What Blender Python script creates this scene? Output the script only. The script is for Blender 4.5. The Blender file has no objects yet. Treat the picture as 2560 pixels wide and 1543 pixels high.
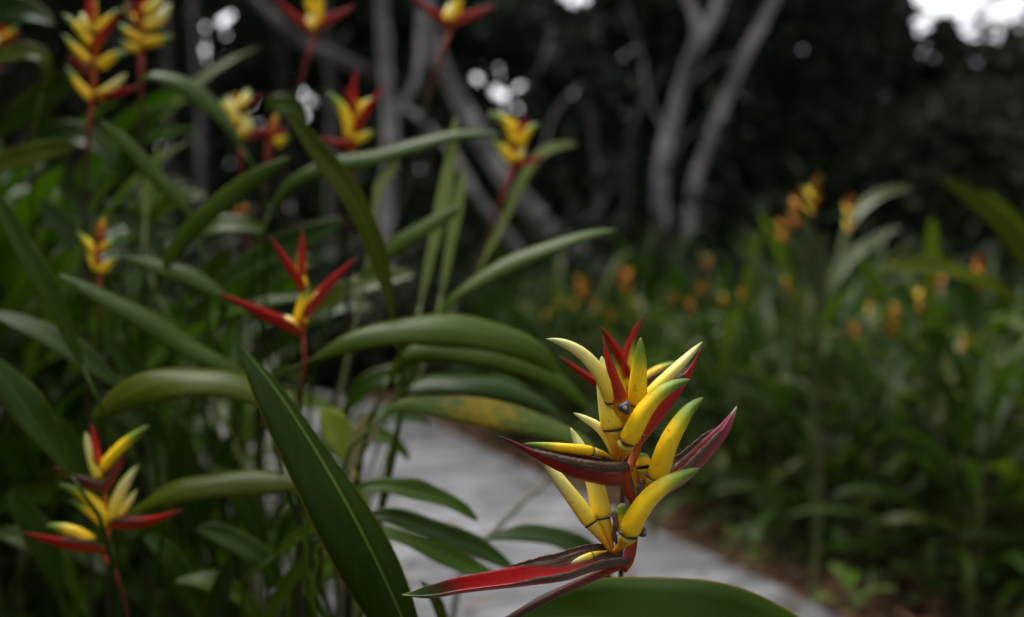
import bpy, math, random
import numpy as np
from mathutils import Vector

random.seed(7)
rng = np.random.default_rng(11)
scene = bpy.context.scene
C = scene.collection

# ------------------------------------------------------------------ camera
CAM = np.array((0.0, 0.0, 1.05))
LENS = 35.0
FPX = 2560 * LENS / 36.0
PITCH = math.atan(91.5 / FPX)
cam_d = bpy.data.cameras.new('camera')
cam = bpy.data.objects.new('camera', cam_d)
C.objects.link(cam)
cam.location = CAM
cam.rotation_euler = (math.pi / 2 - PITCH, 0, 0)
cam_d.lens = LENS
cam_d.sensor_width = 36
cam_d.clip_start = 0.02
cam_d.clip_end = 800
cam_d.dof.use_dof = True
cam_d.dof.focus_distance = 0.65
cam_d.dof.aperture_fstop = 2.9
scene.camera = cam

# ------------------------------------------------------------------ sky and sun
SUN_EL, SUN_AZ = math.radians(62), math.radians(-60)      # azimuth: from +Y towards +X
w = bpy.data.worlds.new('World')
scene.world = w
w.use_nodes = True
nt = w.node_tree
bg = nt.nodes['Background']
sky = nt.nodes.new('ShaderNodeTexSky')
sky.sky_type = 'NISHITA'
sky.sun_disc = False
sky.sun_elevation = SUN_EL
sky.sun_rotation = SUN_AZ
sky.dust_density = 4.0
sky.air_density = 1.0
hs = nt.nodes.new('ShaderNodeHueSaturation')               # a grey overcast
hs.inputs['Saturation'].default_value = 0.16
nt.links.new(sky.outputs['Color'], hs.inputs['Color'])
nt.links.new(hs.outputs['Color'], bg.inputs['Color'])
bg.inputs['Strength'].default_value = 0.15
sun_d = bpy.data.lights.new('sun', 'SUN')
sun_d.energy = 1.5
sun_d.angle = math.radians(40)
sun_d.color = (1.0, 0.97, 0.92)
sun = bpy.data.objects.new('sun', sun_d)
C.objects.link(sun)
sd = Vector((math.sin(SUN_AZ) * math.cos(SUN_EL), math.cos(SUN_AZ) * math.cos(SUN_EL), math.sin(SUN_EL)))
sun.rotation_euler = sd.to_track_quat('Z', 'Y').to_euler()
scene.view_settings.view_transform = 'Standard'
scene.view_settings.look = 'None'
scene.view_settings.exposure = 1.5
scene.view_settings.gamma = 1.0
scene.view_settings.use_curve_mapping = False
scene.render.engine = 'CYCLES'
scene.cycles.use_denoising = True
scene.cycles.max_bounces = 8
scene.cycles.transparent_max_bounces = 8

# ------------------------------------------------------------------ helpers
VS = 2560 / 2464.0
cp, sp_ = math.cos(PITCH), math.sin(PITCH)


def P(vx, vy, d):
    """the point seen at vx, vy of the 2464-wide view of the photograph, d metres along the optical axis"""
    x = (vx * VS - 1280) / FPX * d
    u = -(vy * VS - 771.5) / FPX * d
    return CAM + np.array((x, d * cp + u * sp_, -d * sp_ + u * cp))


def project(p):
    q = np.asarray(p, float) - CAM
    dep = q[:, 1] * cp - q[:, 2] * sp_
    up = q[:, 1] * sp_ + q[:, 2] * cp
    dep = np.maximum(dep, 1e-3)
    return np.stack(((q[:, 0] / dep * FPX + 1280) / VS, (771.5 - up / dep * FPX) / VS, dep), 1)


def pxm(n, d):
    """n view pixels as metres at depth d"""
    return n * VS / FPX * d


def norm(a):
    return a / np.maximum(np.linalg.norm(a, axis=-1, keepdims=True), 1e-9)


def curve(pts, n):
    """smooth curve through pts, resampled by length to n points"""
    p = np.asarray(pts, float)
    if len(p) == 2:
        t = np.linspace(0, 1, n)[:, None]
        return p[0] * (1 - t) + p[1] * t
    ch = np.maximum(np.linalg.norm(np.diff(p, axis=0), axis=1), 1e-6)
    k = np.concatenate(([0], np.cumsum(np.sqrt(ch))))
    sl = np.diff(p, axis=0) / np.diff(k)[:, None]
    tn = np.empty_like(p)
    h = np.diff(k)
    tn[1:-1] = (sl[:-1] * h[1:, None] + sl[1:] * h[:-1, None]) / (h[1:] + h[:-1])[:, None]
    tn[0], tn[-1] = 1.5 * sl[0] - 0.5 * tn[1], 1.5 * sl[-1] - 0.5 * tn[-2]
    out = []
    for i in range(len(p) - 1):
        for t in np.linspace(0, 1, 12, endpoint=False):
            out.append((2 * t ** 3 - 3 * t * t + 1) * p[i] + (t ** 3 - 2 * t * t + t) * h[i] * tn[i] + (3 * t * t - 2 * t ** 3) * p[i + 1] + (t ** 3 - t * t) * h[i] * tn[i + 1])
    out.append(p[-1])
    out = np.array(out)
    L = np.concatenate(([0], np.cumsum(np.linalg.norm(np.diff(out, axis=0), axis=1))))
    s = np.linspace(0, L[-1], n)
    return np.stack([np.interp(s, L, out[:, k]) for k in range(3)], 1)


def tangents(p):
    return norm(np.gradient(p, axis=0))


class Geo:
    def __init__(self):
        self.v, self.f, self.uv, self.n = [], [], [], 0

    def add(self, verts, faces, uv):
        self.v.append(np.asarray(verts, float))
        self.uv.append(np.asarray(uv, float))
        self.f += [tuple(i + self.n for i in q) for q in faces]
        self.n += len(verts)

    def grid(self, G, uv, closed=False):
        """G: rows x cols x 3"""
        r, c = G.shape[:2]
        fs = []
        for i in range(r - 1):
            for j in range(c if closed else c - 1):
                k = (j + 1) % c
                fs.append((i * c + j, i * c + k, (i + 1) * c + k, (i + 1) * c + j))
        self.add(G.reshape(-1, 3), fs, uv.reshape(-1, 2))

    def tube(self, pts, rad, seg=10, tri=0.0, flat=1.0, v0=0.0, v1=1.0):
        pts = np.asarray(pts, float)
        n = len(pts)
        T = tangents(pts)
        ref = np.array((0, 0, 1.0)) if abs(T[n // 2][2]) < 0.9 else np.array((0, 1.0, 0))
        A = norm(np.cross(T, ref))
        B = np.cross(A, T)
        th = np.linspace(0, 2 * math.pi, seg, endpoint=False)
        rr = 1 + tri * np.cos(3 * th)
        rad = np.broadcast_to(np.asarray(rad, float), (n,))
        G = pts[:, None] + rad[:, None, None] * ((np.cos(th) * rr)[None, :, None] * A[:, None] + flat * (np.sin(th) * rr)[None, :, None] * B[:, None])
        uv = np.stack(np.meshgrid(th / (2 * math.pi), np.linspace(v0, v1, n)), 2)
        base = self.n
        self.grid(G, uv, True)
        self.add([pts[0], pts[-1]], [], [(0.5, v0), (0.5, v1)])
        for j in range(seg):
            k = (j + 1) % seg
            self.f.append((base + k, base + j, self.n - 2))
            self.f.append((base + (n - 1) * seg + j, base + (n - 1) * seg + k, self.n - 1))

    def mesh(self, name, origin=(0, 0, 0), smooth=True):
        m = bpy.data.meshes.new(name)
        v = np.vstack(self.v) - np.asarray(origin, float)
        m.from_pydata(v.tolist(), [], self.f)
        uv = np.vstack(self.uv)
        lay = m.uv_layers.new(name='UVMap')
        idx = np.empty(len(m.loops), dtype=np.int32)
        m.loops.foreach_get('vertex_index', idx)
        lay.data.foreach_set('uv', uv[idx].astype(np.float32).ravel())
        if smooth:
            m.polygons.foreach_set('use_smooth', [True] * len(m.polygons))
        m.update()
        return m


def link(name, mesh, mat=None, parent=None, solid=0.0, **props):
    o = bpy.data.objects.new(name, mesh)
    C.objects.link(o)
    if mat and not mesh.materials:
        mesh.materials.append(mat)
    if parent:
        o.parent = parent
    if solid:
        s = o.modifiers.new('solid', 'SOLIDIFY')
        s.thickness = solid
        s.offset = 0
    for k, val in props.items():
        o[k] = val
    return o


def thing(name, loc, label, cat, group=None):
    o = bpy.data.objects.new(name, None)
    C.objects.link(o)
    o.location = loc
    o.empty_display_size = 0.05
    o['label'] = label
    assert len(label.replace('-', ' ').split()) <= 16, label
    o['category'] = cat
    if group:
        o['group'] = group
    return o


def copy_tree(o, parent=None):
    c = o.copy()
    C.objects.link(c)
    c.parent = parent
    for ch in list(o.children):
        copy_tree(ch, c)
    return c


# ------------------------------------------------------------------ materials
def mat_new(name):
    m = bpy.data.materials.new(name)
    m.use_nodes = True
    t = m.node_tree
    b = t.nodes['Principled BSDF']
    return m, t, b


def ramp(t, stops, fac=None, interp='LINEAR'):
    r = t.nodes.new('ShaderNodeValToRGB')
    r.color_ramp.interpolation = interp
    e = r.color_ramp.elements
    while len(e) < len(stops):
        e.new(0.5)
    for el, (pos, col) in zip(e, stops):
        el.position = pos
        el.color = (*col, 1)
    if fac is not None:
        t.links.new(fac, r.inputs[0])
    return r.outputs[0]


def noise(t, scale, vec=None, detail=4, rough=0.55):
    n = t.nodes.new('ShaderNodeTexNoise')
    n.inputs['Scale'].default_value = scale
    n.inputs['Detail'].default_value = detail
    n.inputs['Roughness'].default_value = rough
    if vec is not None:
        t.links.new(vec, n.inputs['Vector'])
    return n.outputs['Fac']


def math_(t, op, a, b=None, clamp=False):
    n = t.nodes.new('ShaderNodeMath')
    n.operation = op
    n.use_clamp = clamp
    for i, x in enumerate((a, b)):
        if x is None:
            continue
        if isinstance(x, (int, float)):
            n.inputs[i].default_value = x
        else:
            t.links.new(x, n.inputs[i])
    return n.outputs[0]


def mix(t, fac, a, b, mode='MIX'):
    n = t.nodes.new('ShaderNodeMix')
    n.data_type = 'RGBA'
    n.blend_type = mode
    for sock, x in ((n.inputs[0], fac), (n.inputs[6], a), (n.inputs[7], b)):
        if isinstance(x, (int, float)):
            sock.default_value = x
        elif isinstance(x, tuple):
            sock.default_value = (*x, 1)
        else:
            t.links.new(x, sock)
    return n.outputs[2]


def uvs(t):
    u = t.nodes.new('ShaderNodeUVMap')
    s = t.nodes.new('ShaderNodeSeparateXYZ')
    t.links.new(u.outputs[0], s.inputs[0])
    return u.outputs[0], s.outputs[0], s.outputs[1]


def mapping(t, vec, scale):
    m = t.nodes.new('ShaderNodeMapping')
    m.inputs['Scale'].default_value = scale
    t.links.new(vec, m.inputs['Vector'])
    return m.outputs[0]


def bump(t, b, h, strength, dist=0.001):
    n = t.nodes.new('ShaderNodeBump')
    n.inputs['Strength'].default_value = strength
    n.inputs['Distance'].default_value = dist
    t.links.new(h, n.inputs['Height'])
    t.links.new(n.outputs[0], b.inputs['Normal'])


def leaf_mat(name, col, col2, margin, rib, rough=0.36, transl=0.38, patch=None, spec=0.13):
    """blade: two greens by noise and by leaf, pale midrib, parallel side veins, thin coloured margin"""
    m, t, b = mat_new(name)
    uv, u, v = uvs(t)
    oi = t.nodes.new('ShaderNodeObjectInfo')
    n1 = noise(t, 5.0, mapping(t, uv, (1.0, 3.0, 1)))
    f = math_(t, 'ADD', math_(t, 'MULTIPLY', n1, 0.6), math_(t, 'MULTIPLY', oi.outputs['Random'], 0.5))
    c = mix(t, f, col, col2)
    off = math_(t, 'ABSOLUTE', math_(t, 'SUBTRACT', u, 0.5))
    # fine side veins, leaving the midrib at a slant
    cx = t.nodes.new('ShaderNodeCombineXYZ')
    t.links.new(math_(t, 'MULTIPLY', math_(t, 'SUBTRACT', v, math_(t, 'MULTIPLY', off, 0.45)), 34.0), cx.inputs[0])
    t.links.new(math_(t, 'MULTIPLY', u, 2.0), cx.inputs[1])
    vv = math_(t, 'MULTIPLY', math_(t, 'SUBTRACT', noise(t, 1.6, cx.outputs[0], 5, .7), 0.5), 3.0)
    c = mix(t, math_(t, 'MULTIPLY', math_(t, 'MAXIMUM', vv, 0.0), 0.22), c, rib)
    # browned, nibbled specks
    n5 = noise(t, 26, mapping(t, uv, (1.0, 4.0, 1)), 4, .6)
    sk = t.nodes.new('ShaderNodeMapRange')
    sk.inputs[1].default_value, sk.inputs[2].default_value = 0.68, 0.74
    t.links.new(n5, sk.inputs[0])
    c = mix(t, math_(t, 'MULTIPLY', sk.outputs[0], 0.6), c, margin)
    c = mix(t, math_(t, 'LESS_THAN', off, 0.022), c, rib)
    mr = t.nodes.new('ShaderNodeMapRange')
    mr.inputs[1].default_value, mr.inputs[2].default_value = 0.472, 0.495
    t.links.new(off, mr.inputs[0])
    c = mix(t, math_(t, 'MULTIPLY', mr.outputs[0], 0.8), c, margin)
    if patch:
        p0, p1, pc = patch
        sel = math_(t, 'MULTIPLY', math_(t, 'GREATER_THAN', v, p0), math_(t, 'LESS_THAN', v, p1))
        n2 = noise(t, 3.0, mapping(t, uv, (2.0, 6.0, 1)), 5)
        edge = t.nodes.new('ShaderNodeMapRange')
        edge.inputs[1].default_value, edge.inputs[2].default_value = 0.34, 0.72
        mid = (p0 + p1) / 2
        tri = math_(t, 'SUBTRACT', 0.5, math_(t, 'MULTIPLY', math_(t, 'ABSOLUTE', math_(t, 'SUBTRACT', v, mid)), 0.7 / (p1 - p0)))
        t.links.new(math_(t, 'ADD', tri, math_(t, 'SUBTRACT', n2, 0.35)), edge.inputs[0])
        c = mix(t, math_(t, 'MULTIPLY', edge.outputs[0], sel), c, pc)
    t.links.new(c, b.inputs['Base Color'])
    b.inputs['Roughness'].default_value = rough
    b.inputs['Specular IOR Level'].default_value = spec
    bump(t, b, math_(t, 'ADD', math_(t, 'MULTIPLY', vv, 0.3), math_(t, 'MULTIPLY', n1, 1.2)), 0.25, 0.0006)
    if transl:
        tr = t.nodes.new('ShaderNodeBsdfTranslucent')
        t.links.new(mix(t, 1.0, c, (1.0, 1.3, 0.5), 'MULTIPLY'), tr.inputs[0])
        ms = t.nodes.new('ShaderNodeMixShader')
        ms.inputs[0].default_value = transl
        t.links.new(b.outputs[0], ms.inputs[1])
        t.links.new(tr.outputs[0], ms.inputs[2])
        t.links.new(ms.outputs[0], t.nodes['Material Output'].inputs[0])
    return m


LEAF = leaf_mat('leaf_green', (0.024, 0.062, 0.001), (0.056, 0.096, 0.0015), (0.13, 0.10, 0.02), (0.075, 0.12, 0.02))
LEAF_DARK = leaf_mat('leaf_deep_green', (0.014, 0.041, 0.001), (0.028, 0.060, 0.0015), (0.15, 0.11, 0.02), (0.045, 0.085, 0.018), 0.34)
LEAF_MAIN = leaf_mat('leaf_fresh_green', (0.013, 0.038, 0.001), (0.022, 0.050, 0.0015), (0.22, 0.15, 0.02), (0.11, 0.17, 0.03), 0.33)
LEAF_OLIVE = leaf_mat('leaf_olive', (0.052, 0.080, 0.001), (0.074, 0.096, 0.002), (0.17, 0.08, 0.02), (0.11, 0.14, 0.025))
LEAF_PATCH = leaf_mat('leaf_yellowing', (0.06, 0.11, 0.016), (0.09, 0.13, 0.02), (0.2, 0.15, 0.03), (0.12, 0.17, 0.04), patch=(0.30, 0.75, (0.36, 0.24, 0.02)))
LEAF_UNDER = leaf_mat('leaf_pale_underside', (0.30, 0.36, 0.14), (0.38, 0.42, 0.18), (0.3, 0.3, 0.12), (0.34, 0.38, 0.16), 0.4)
LEAF_PALE = leaf_mat('leaf_pale', (0.14, 0.20, 0.05), (0.20, 0.24, 0.07), (0.25, 0.2, 0.08), (0.2, 0.25, 0.08), 0.3)
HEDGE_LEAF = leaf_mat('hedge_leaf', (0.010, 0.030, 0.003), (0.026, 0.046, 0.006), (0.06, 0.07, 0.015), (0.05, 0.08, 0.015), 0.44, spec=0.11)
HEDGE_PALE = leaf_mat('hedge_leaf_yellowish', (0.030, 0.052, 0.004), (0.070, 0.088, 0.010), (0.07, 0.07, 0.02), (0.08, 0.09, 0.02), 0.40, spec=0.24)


def simple_mat(name, col, rough=0.5, spec=0.5, col2=None, scale=30, bmp=0.0):
    m, t, b = mat_new(name)
    b.inputs['Base Color'].default_value = (*col, 1)
    b.inputs['Roughness'].default_value = rough
    b.inputs['Specular IOR Level'].default_value = spec
    if col2:
        tc = t.nodes.new('ShaderNodeTexCoord')
        n = noise(t, scale, tc.outputs['Object'])
        t.links.new(mix(t, n, col, col2), b.inputs['Base Color'])
        if bmp:
            bump(t, b, n, bmp, 0.01)
    return m


def ramp_mat(name, stops, rough=0.35, streak=0.25, streak_col=(0.5, 0.25, 0.01), sss=0.0, blemish=None, vein=60, dry=None):
    """colour along the length, with fine lengthwise streaks"""
    m, t, b = mat_new(name)
    uv, u, v = uvs(t)
    n1 = noise(t, 4, mapping(t, uv, (3, 4, 1)), 3)
    v2 = math_(t, 'ADD', v, math_(t, 'MULTIPLY', math_(t, 'SUBTRACT', n1, 0.5), 0.16))
    c = ramp(t, stops, v2)
    n2 = noise(t, 6, mapping(t, uv, (vein / 6, 0.5, 1)), 3)
    st = t.nodes.new('ShaderNodeMapRange')
    st.inputs[1].default_value, st.inputs[2].default_value = 0.5, 0.75
    t.links.new(n2, st.inputs[0])
    c = mix(t, math_(t, 'MULTIPLY', st.outputs[0], streak), c, streak_col)
    if blemish:
        tc = t.nodes.new('ShaderNodeTexCoord')
        n3 = noise(t, 260, tc.outputs['Object'], 5, 0.6)
        bl = t.nodes.new('ShaderNodeMapRange')
        bl.inputs[1].default_value, bl.inputs[2].default_value = 0.62, 0.72
        t.links.new(n3, bl.inputs[0])
        c = mix(t, math_(t, 'MULTIPLY', bl.outputs[0], 0.7), c, blemish)
    if dry:
        # withered tissue from the mouth of the bract, up to dry[0] of the length, beyond dry[1] of the height of either wall
        off = math_(t, 'MULTIPLY', math_(t, 'ABSOLUTE', math_(t, 'SUBTRACT', u, 0.5)), 2.0)
        m1 = math_(t, 'SUBTRACT', off, math_(t, 'ADD', dry[1], math_(t, 'MULTIPLY', math_(t, 'POWER', math_(t, 'DIVIDE', v, dry[0]), 3.0), 1 - dry[1])))
        nd = noise(t, 5, mapping(t, uv, (7, 3, 1)), 6, .65)
        md = t.nodes.new('ShaderNodeMapRange')
        md.inputs[1].default_value, md.inputs[2].default_value = -0.06, 0.06
        t.links.new(math_(t, 'ADD', m1, math_(t, 'MULTIPLY', math_(t, 'SUBTRACT', nd, 0.5), 0.35)), md.inputs[0])
        dc = ramp(t, [(0.38, (0.018, 0.008, 0.005)), (0.5, (0.070, 0.033, 0.020)), (0.62, (0.22, 0.14, 0.09))], noise(t, 4, mapping(t, uv, (14, 1.6, 1)), 5, .6))
        c = mix(t, md.outputs[0], c, dc)
    t.links.new(c, b.inputs['Base Color'])
    b.inputs['Roughness'].default_value = rough
    b.inputs['Specular IOR Level'].default_value = 0.3
    if sss:
        b.inputs['Subsurface Weight'].default_value = sss
        b.inputs['Subsurface Radius'].default_value = (0.004, 0.0025, 0.0008)
        b.inputs['Subsurface Scale'].default_value = 0.6
    bump(t, b, n2, 0.4, 0.0007)
    return m


YEL = (0.90, 0.60, 0.004)
FLORET = ramp_mat('floret_yellow', [(0.0, (0.88, 0.54, 0.004)), (0.3, YEL), (0.52, (0.84, 0.58, 0.005)), (0.68, (0.26, 0.33, 0.010)), (0.82, (0.085, 0.19, 0.010)), (0.965, (0.07, 0.13, 0.01)), (1.0, (0.10, 0.05, 0.02))], 0.44, 0.34, (0.62, 0.32, 0.008), 0.12, (0.35, 0.16, 0.02))
FLORET_PALE = ramp_mat('floret_pale', [(0.0, (0.86, 0.60, 0.02)), (0.25, (0.88, 0.69, 0.07)), (0.60, (0.86, 0.77, 0.26)), (0.82, (0.66, 0.66, 0.26)), (0.95, (0.34, 0.42, 0.14)), (1.0, (0.34, 0.28, 0.08))], 0.40, 0.34, (0.70, 0.45, 0.03), 0.12, (0.35, 0.16, 0.02))
OVARY = ramp_mat('ovary_orange', [(0.0, (0.50, 0.17, 0.008)), (0.45, (0.62, 0.28, 0.012)), (0.8, (0.66, 0.42, 0.02)), (1.0, (0.60, 0.45, 0.05))], 0.38, 0.3, (0.42, 0.14, 0.01))
BAND = simple_mat('floret_band_black', (0.008, 0.011, 0.010), 0.4)
BRACT = ramp_mat('bract_red', [(0.0, (0.36, 0.07, 0.006)), (0.14, (0.40, 0.030, 0.005)), (0.45, (0.42, 0.010, 0.005)), (0.85, (0.34, 0.008, 0.008)), (1.0, (0.07, 0.012, 0.012))], 0.38, 0.3, (0.12, 0.006, 0.006), 0, (0.07, 0.012, 0.010))
BRACT_DARK = ramp_mat('bract_dark_red', [(0.0, (0.34, 0.07, 0.006)), (0.12, (0.21, 0.012, 0.006)), (0.5, (0.19, 0.006, 0.005)), (0.75, (0.28, 0.006, 0.006)), (0.92, (0.10, 0.010, 0.010)), (1.0, (0.03, 0.012, 0.010))], 0.40, 0.4, (0.07, 0.010, 0.008), 0, (0.05, 0.010, 0.008), dry=(0.85, 0.62))
BRACT_GREEN = ramp_mat('bract_red_green_tip', [(0.0, (0.30, 0.05, 0.008)), (0.12, (0.20, 0.02, 0.007)), (0.40, (0.40, 0.006, 0.005)), (0.72, (0.36, 0.007, 0.008)), (0.82, (0.08, 0.03, 0.012)), (0.90, (0.045, 0.10, 0.03)), (1.0, (0.16, 0.20, 0.09))], 0.30, 0.2, (0.14, 0.006, 0.006), 0, (0.07, 0.012, 0.010), dry=(0.50, 0.35))
BRACT_PURPLE = ramp_mat('bract_purple_tip', [(0.0, (0.32, 0.06, 0.006)), (0.15, (0.19, 0.010, 0.008)), (0.6, (0.25, 0.010, 0.012)), (0.78, (0.26, 0.035, 0.06)), (0.93, (0.30, 0.06, 0.10)), (0.965, (0.4, 0.32, 0.26)), (1.0, (0.5, 0.42, 0.34))], 0.36, 0.3, (0.10, 0.01, 0.02), 0, (0.07, 0.012, 0.010), dry=(0.74, 0.72))
STALK = ramp_mat('stalk_red', [(0.0, (0.025, 0.028, 0.010)), (0.88, (0.022, 0.020, 0.008)), (0.945, (0.06, 0.016, 0.007)), (0.985, (0.24, 0.022, 0.007)), (1.0, (0.38, 0.05, 0.007))], 0.4, 0.3, (0.10, 0.02, 0.01))
BERRY = simple_mat('fruit_blue_black', (0.018, 0.024, 0.026), 0.45, 0.4, (0.06, 0.075, 0.075), 420)
SCAR = simple_mat('fruit_scar_tan', (0.42, 0.24, 0.15), 0.6)
STEM = simple_mat('stem_green', (0.055, 0.085, 0.02), 0.5, 0.4, (0.10, 0.09, 0.03), 25)


def dry_mat():
    m, t, b = mat_new('dried_edge')
    uv, u, v = uvs(t)
    n = noise(t, 7, mapping(t, uv, (2.5, 1.6, 1)), 6, 0.6)
    n2 = noise(t, 5, mapping(t, uv, (9, 1.2, 1)), 4)
    c = ramp(t, [(0.36, (0.020, 0.010, 0.006)), (0.47, (0.085, 0.042, 0.026)), (0.56, (0.19, 0.115, 0.075)), (0.66, (0.44, 0.35, 0.27))], math_(t, 'ADD', math_(t, 'MULTIPLY', n, 0.6), math_(t, 'MULTIPLY', n2, 0.4)))
    t.links.new(c, b.inputs['Base Color'])
    b.inputs['Roughness'].default_value = 0.75
    bump(t, b, n2, 0.7, 0.0015)
    return m


DRY = dry_mat()

# ------------------------------------------------------------------ leaves and flowers
def prof(v, skew=0.85, base=0.05):
    w_ = np.power(np.maximum(np.sin(math.pi * np.power(v, skew)), 0), 0.72)
    return np.maximum(w_, base * np.clip(v * 8, 0, 1))


def blade(geo, pts, S, W, fold=0.18, wav=0.03, cols=7, seed=0, vee=0.0):
    """a leaf blade on the points pts (tip first), S the direction across, W half widths"""
    n = len(pts)
    T = tangents(pts)
    N = norm(np.cross(S, T))
    if N[n // 2][2] < 0:
        N = -N
    uu = np.linspace(-1, 1, cols)
    v = np.linspace(0, 1, n)
    r = random.Random(seed)
    ph, k = r.uniform(0, 6), r.uniform(9, 16)
    G = pts[:, None] + S[:, None] * (uu[None, :, None] * W[:, None, None])
    lift = W[:, None] * fold * np.abs(uu)[None, :] ** (1.3 if fold > 0 else 2.0)
    lift = lift + W[:, None] * vee * np.abs(uu)[None, :] + W[:, None] * wav * np.sin(k * v + ph)[:, None] * np.abs(uu)[None, :] ** 2 * np.where(uu > 0, 1.0, -0.7)[None, :] * 4
    G = G + N[:, None] * lift[:, :, None]
    uv = np.stack(np.meshgrid((uu + 1) / 2, v), 2)
    geo.grid(G, uv)


def traced_leaf(ctrl, width, tilt=45, fold=0.2, skew=0.85, n=26, seed=0, side=1, petiole=None, wav=0.03, vee=0.0):
    """ctrl: (vx, vy, depth) tip to base; width in view pixels as seen; tilt: how far the upper edge leans away"""
    geo = Geo()
    p3 = np.array([P(*c) for c in ctrl])
    pts = curve(p3, n)
    T = tangents(pts)
    V = norm(pts - CAM)
    S0 = norm(np.cross(T, V))
    mid = n // 2
    if (S0[mid][2] if abs(S0[mid][2]) > 0.3 else S0[mid][0]) < 0:
        S0 = -S0
    B = norm(V - T * np.sum(V * T, 1, keepdims=True))
    rt = random.Random(seed + 5)
    a = math.radians(tilt)
    av = np.radians(tilt + np.interp(np.linspace(0, 1, n), (0, .5, 1), (rt.uniform(-24, 24), 0, rt.uniform(-18, 18))))
    S = norm(np.cos(av)[:, None] * S0 + np.sin(av)[:, None] * B)
    dm = np.mean([c[2] for c in ctrl])
    W = (0.80 if width < 120 else 0.88) * pxm(width, dm) / 2 / max(math.cos(a), 0.3) * prof(np.linspace(0, 1, n), skew)
    blade(geo, pts, S, W, fold, wav, seed=seed, vee=vee)
    # petiole down to the shoot, part of the leaf
    if petiole is not None:
        b0 = pts[-1]
        q = np.asarray(petiole, float)
        m1 = b0 + T[-1] * np.linalg.norm(q - b0) * 0.09
        m2 = q + np.array((0, 0, 1.0)) * np.linalg.norm(q - b0) * 0.3
        geo.tube(curve([pts[-2], b0, m1, m2, q], 14), np.linspace(0.0018, 0.004, 14), 6, v0=0.98, v1=1.0)
    return geo


def plant(vx, d, label, leaves, ztop=0.35, group='heliconia shoots in the bed on the left', lean=0.03):
    """a leafy shoot: stem of sheaths on the ground and its leaves. leaves: (ctrl, width, tilt, material[, extra])"""
    b = P(vx, 680, d)
    b[2] = 0.0
    root = thing('heliconia_plant', b, label, 'plant', group)
    top = b + np.array((lean, 0.01, ztop))
    g = Geo()
    g.tube(curve([b - np.array((0, 0, 0.02)), b * 0.5 + top * 0.5 + np.array((0.01, 0, 0)), top], 10), np.linspace(0.013, 0.007, 10), 8)
    link('stem', g.mesh('stem', b), STEM, root)
    for i, lf in enumerate(leaves):
        ctrl, width, tilt, mt = lf[:4]
        ex = lf[4] if len(lf) > 4 else {}
        g = traced_leaf(ctrl, width, tilt, seed=int(vx) + i * 7, petiole=b + (top - b) * (1 - 0.12 * i), **ex)
        link('leaf', g.mesh('leaf', b), mt, root, solid=0.0004)
    return root


def floret(root, ctrl, wpx, mat=None, ovary=None, band=True, org=(0, 0, 0), seg=12, tri=0.07, tipcut=0.0, taper=1.0):
    """ctrl: (vx, vy, depth) from the black band to the tip; ovary: points from the band down to the stalk"""
    mat = mat or FLORET
    p = curve([P(*c) for c in ctrl], 22)
    d = ctrl[0][2]
    v = np.linspace(0, 1, 22)
    r = pxm(wpx, d) / 2 * 1.17 * np.interp(v, (0, .05, .2, .45, .65, .82, .93, 1), (.93, 1.03, 1.02, .90, .76, .54, .32, .05) if taper > .9 else (.88, .98, 1.0, .98, .92, .84, .70, .45))
    r[0] *= 0.86
    g = Geo()
    g.tube(p, r, seg, tri, 0.9)
    fl = link('floret', g.mesh('floret', org), mat, root)
    if ovary:
        q = curve([P(*c) for c in ovary], 10)
        g = Geo()
        vv = np.linspace(0, 1, 10)
        g.tube(q[::-1], pxm(wpx, d) / 2 * (0.28 + 0.74 * np.power(vv, 1.3)), seg, 0.05, 0.9)
        link('ovary', g.mesh('ovary', org), OVARY, fl)
    if band:
        T = norm(p[1] - p[0])
        g = Geo()
        th = pxm(wpx, d) * 0.055
        g.tube(np.array([p[0] - T * th * 1.2, p[0] - T * th * 0.5, p[0] + T * th * 0.5, p[0] + T * th * 1.2]), pxm(wpx, d) / 2 * np.array((0.95, 1.08, 1.08, 0.97)), seg, tri, 0.92)
        link('band', g.mesh('band', org), BAND, fl)
    return fl


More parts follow.
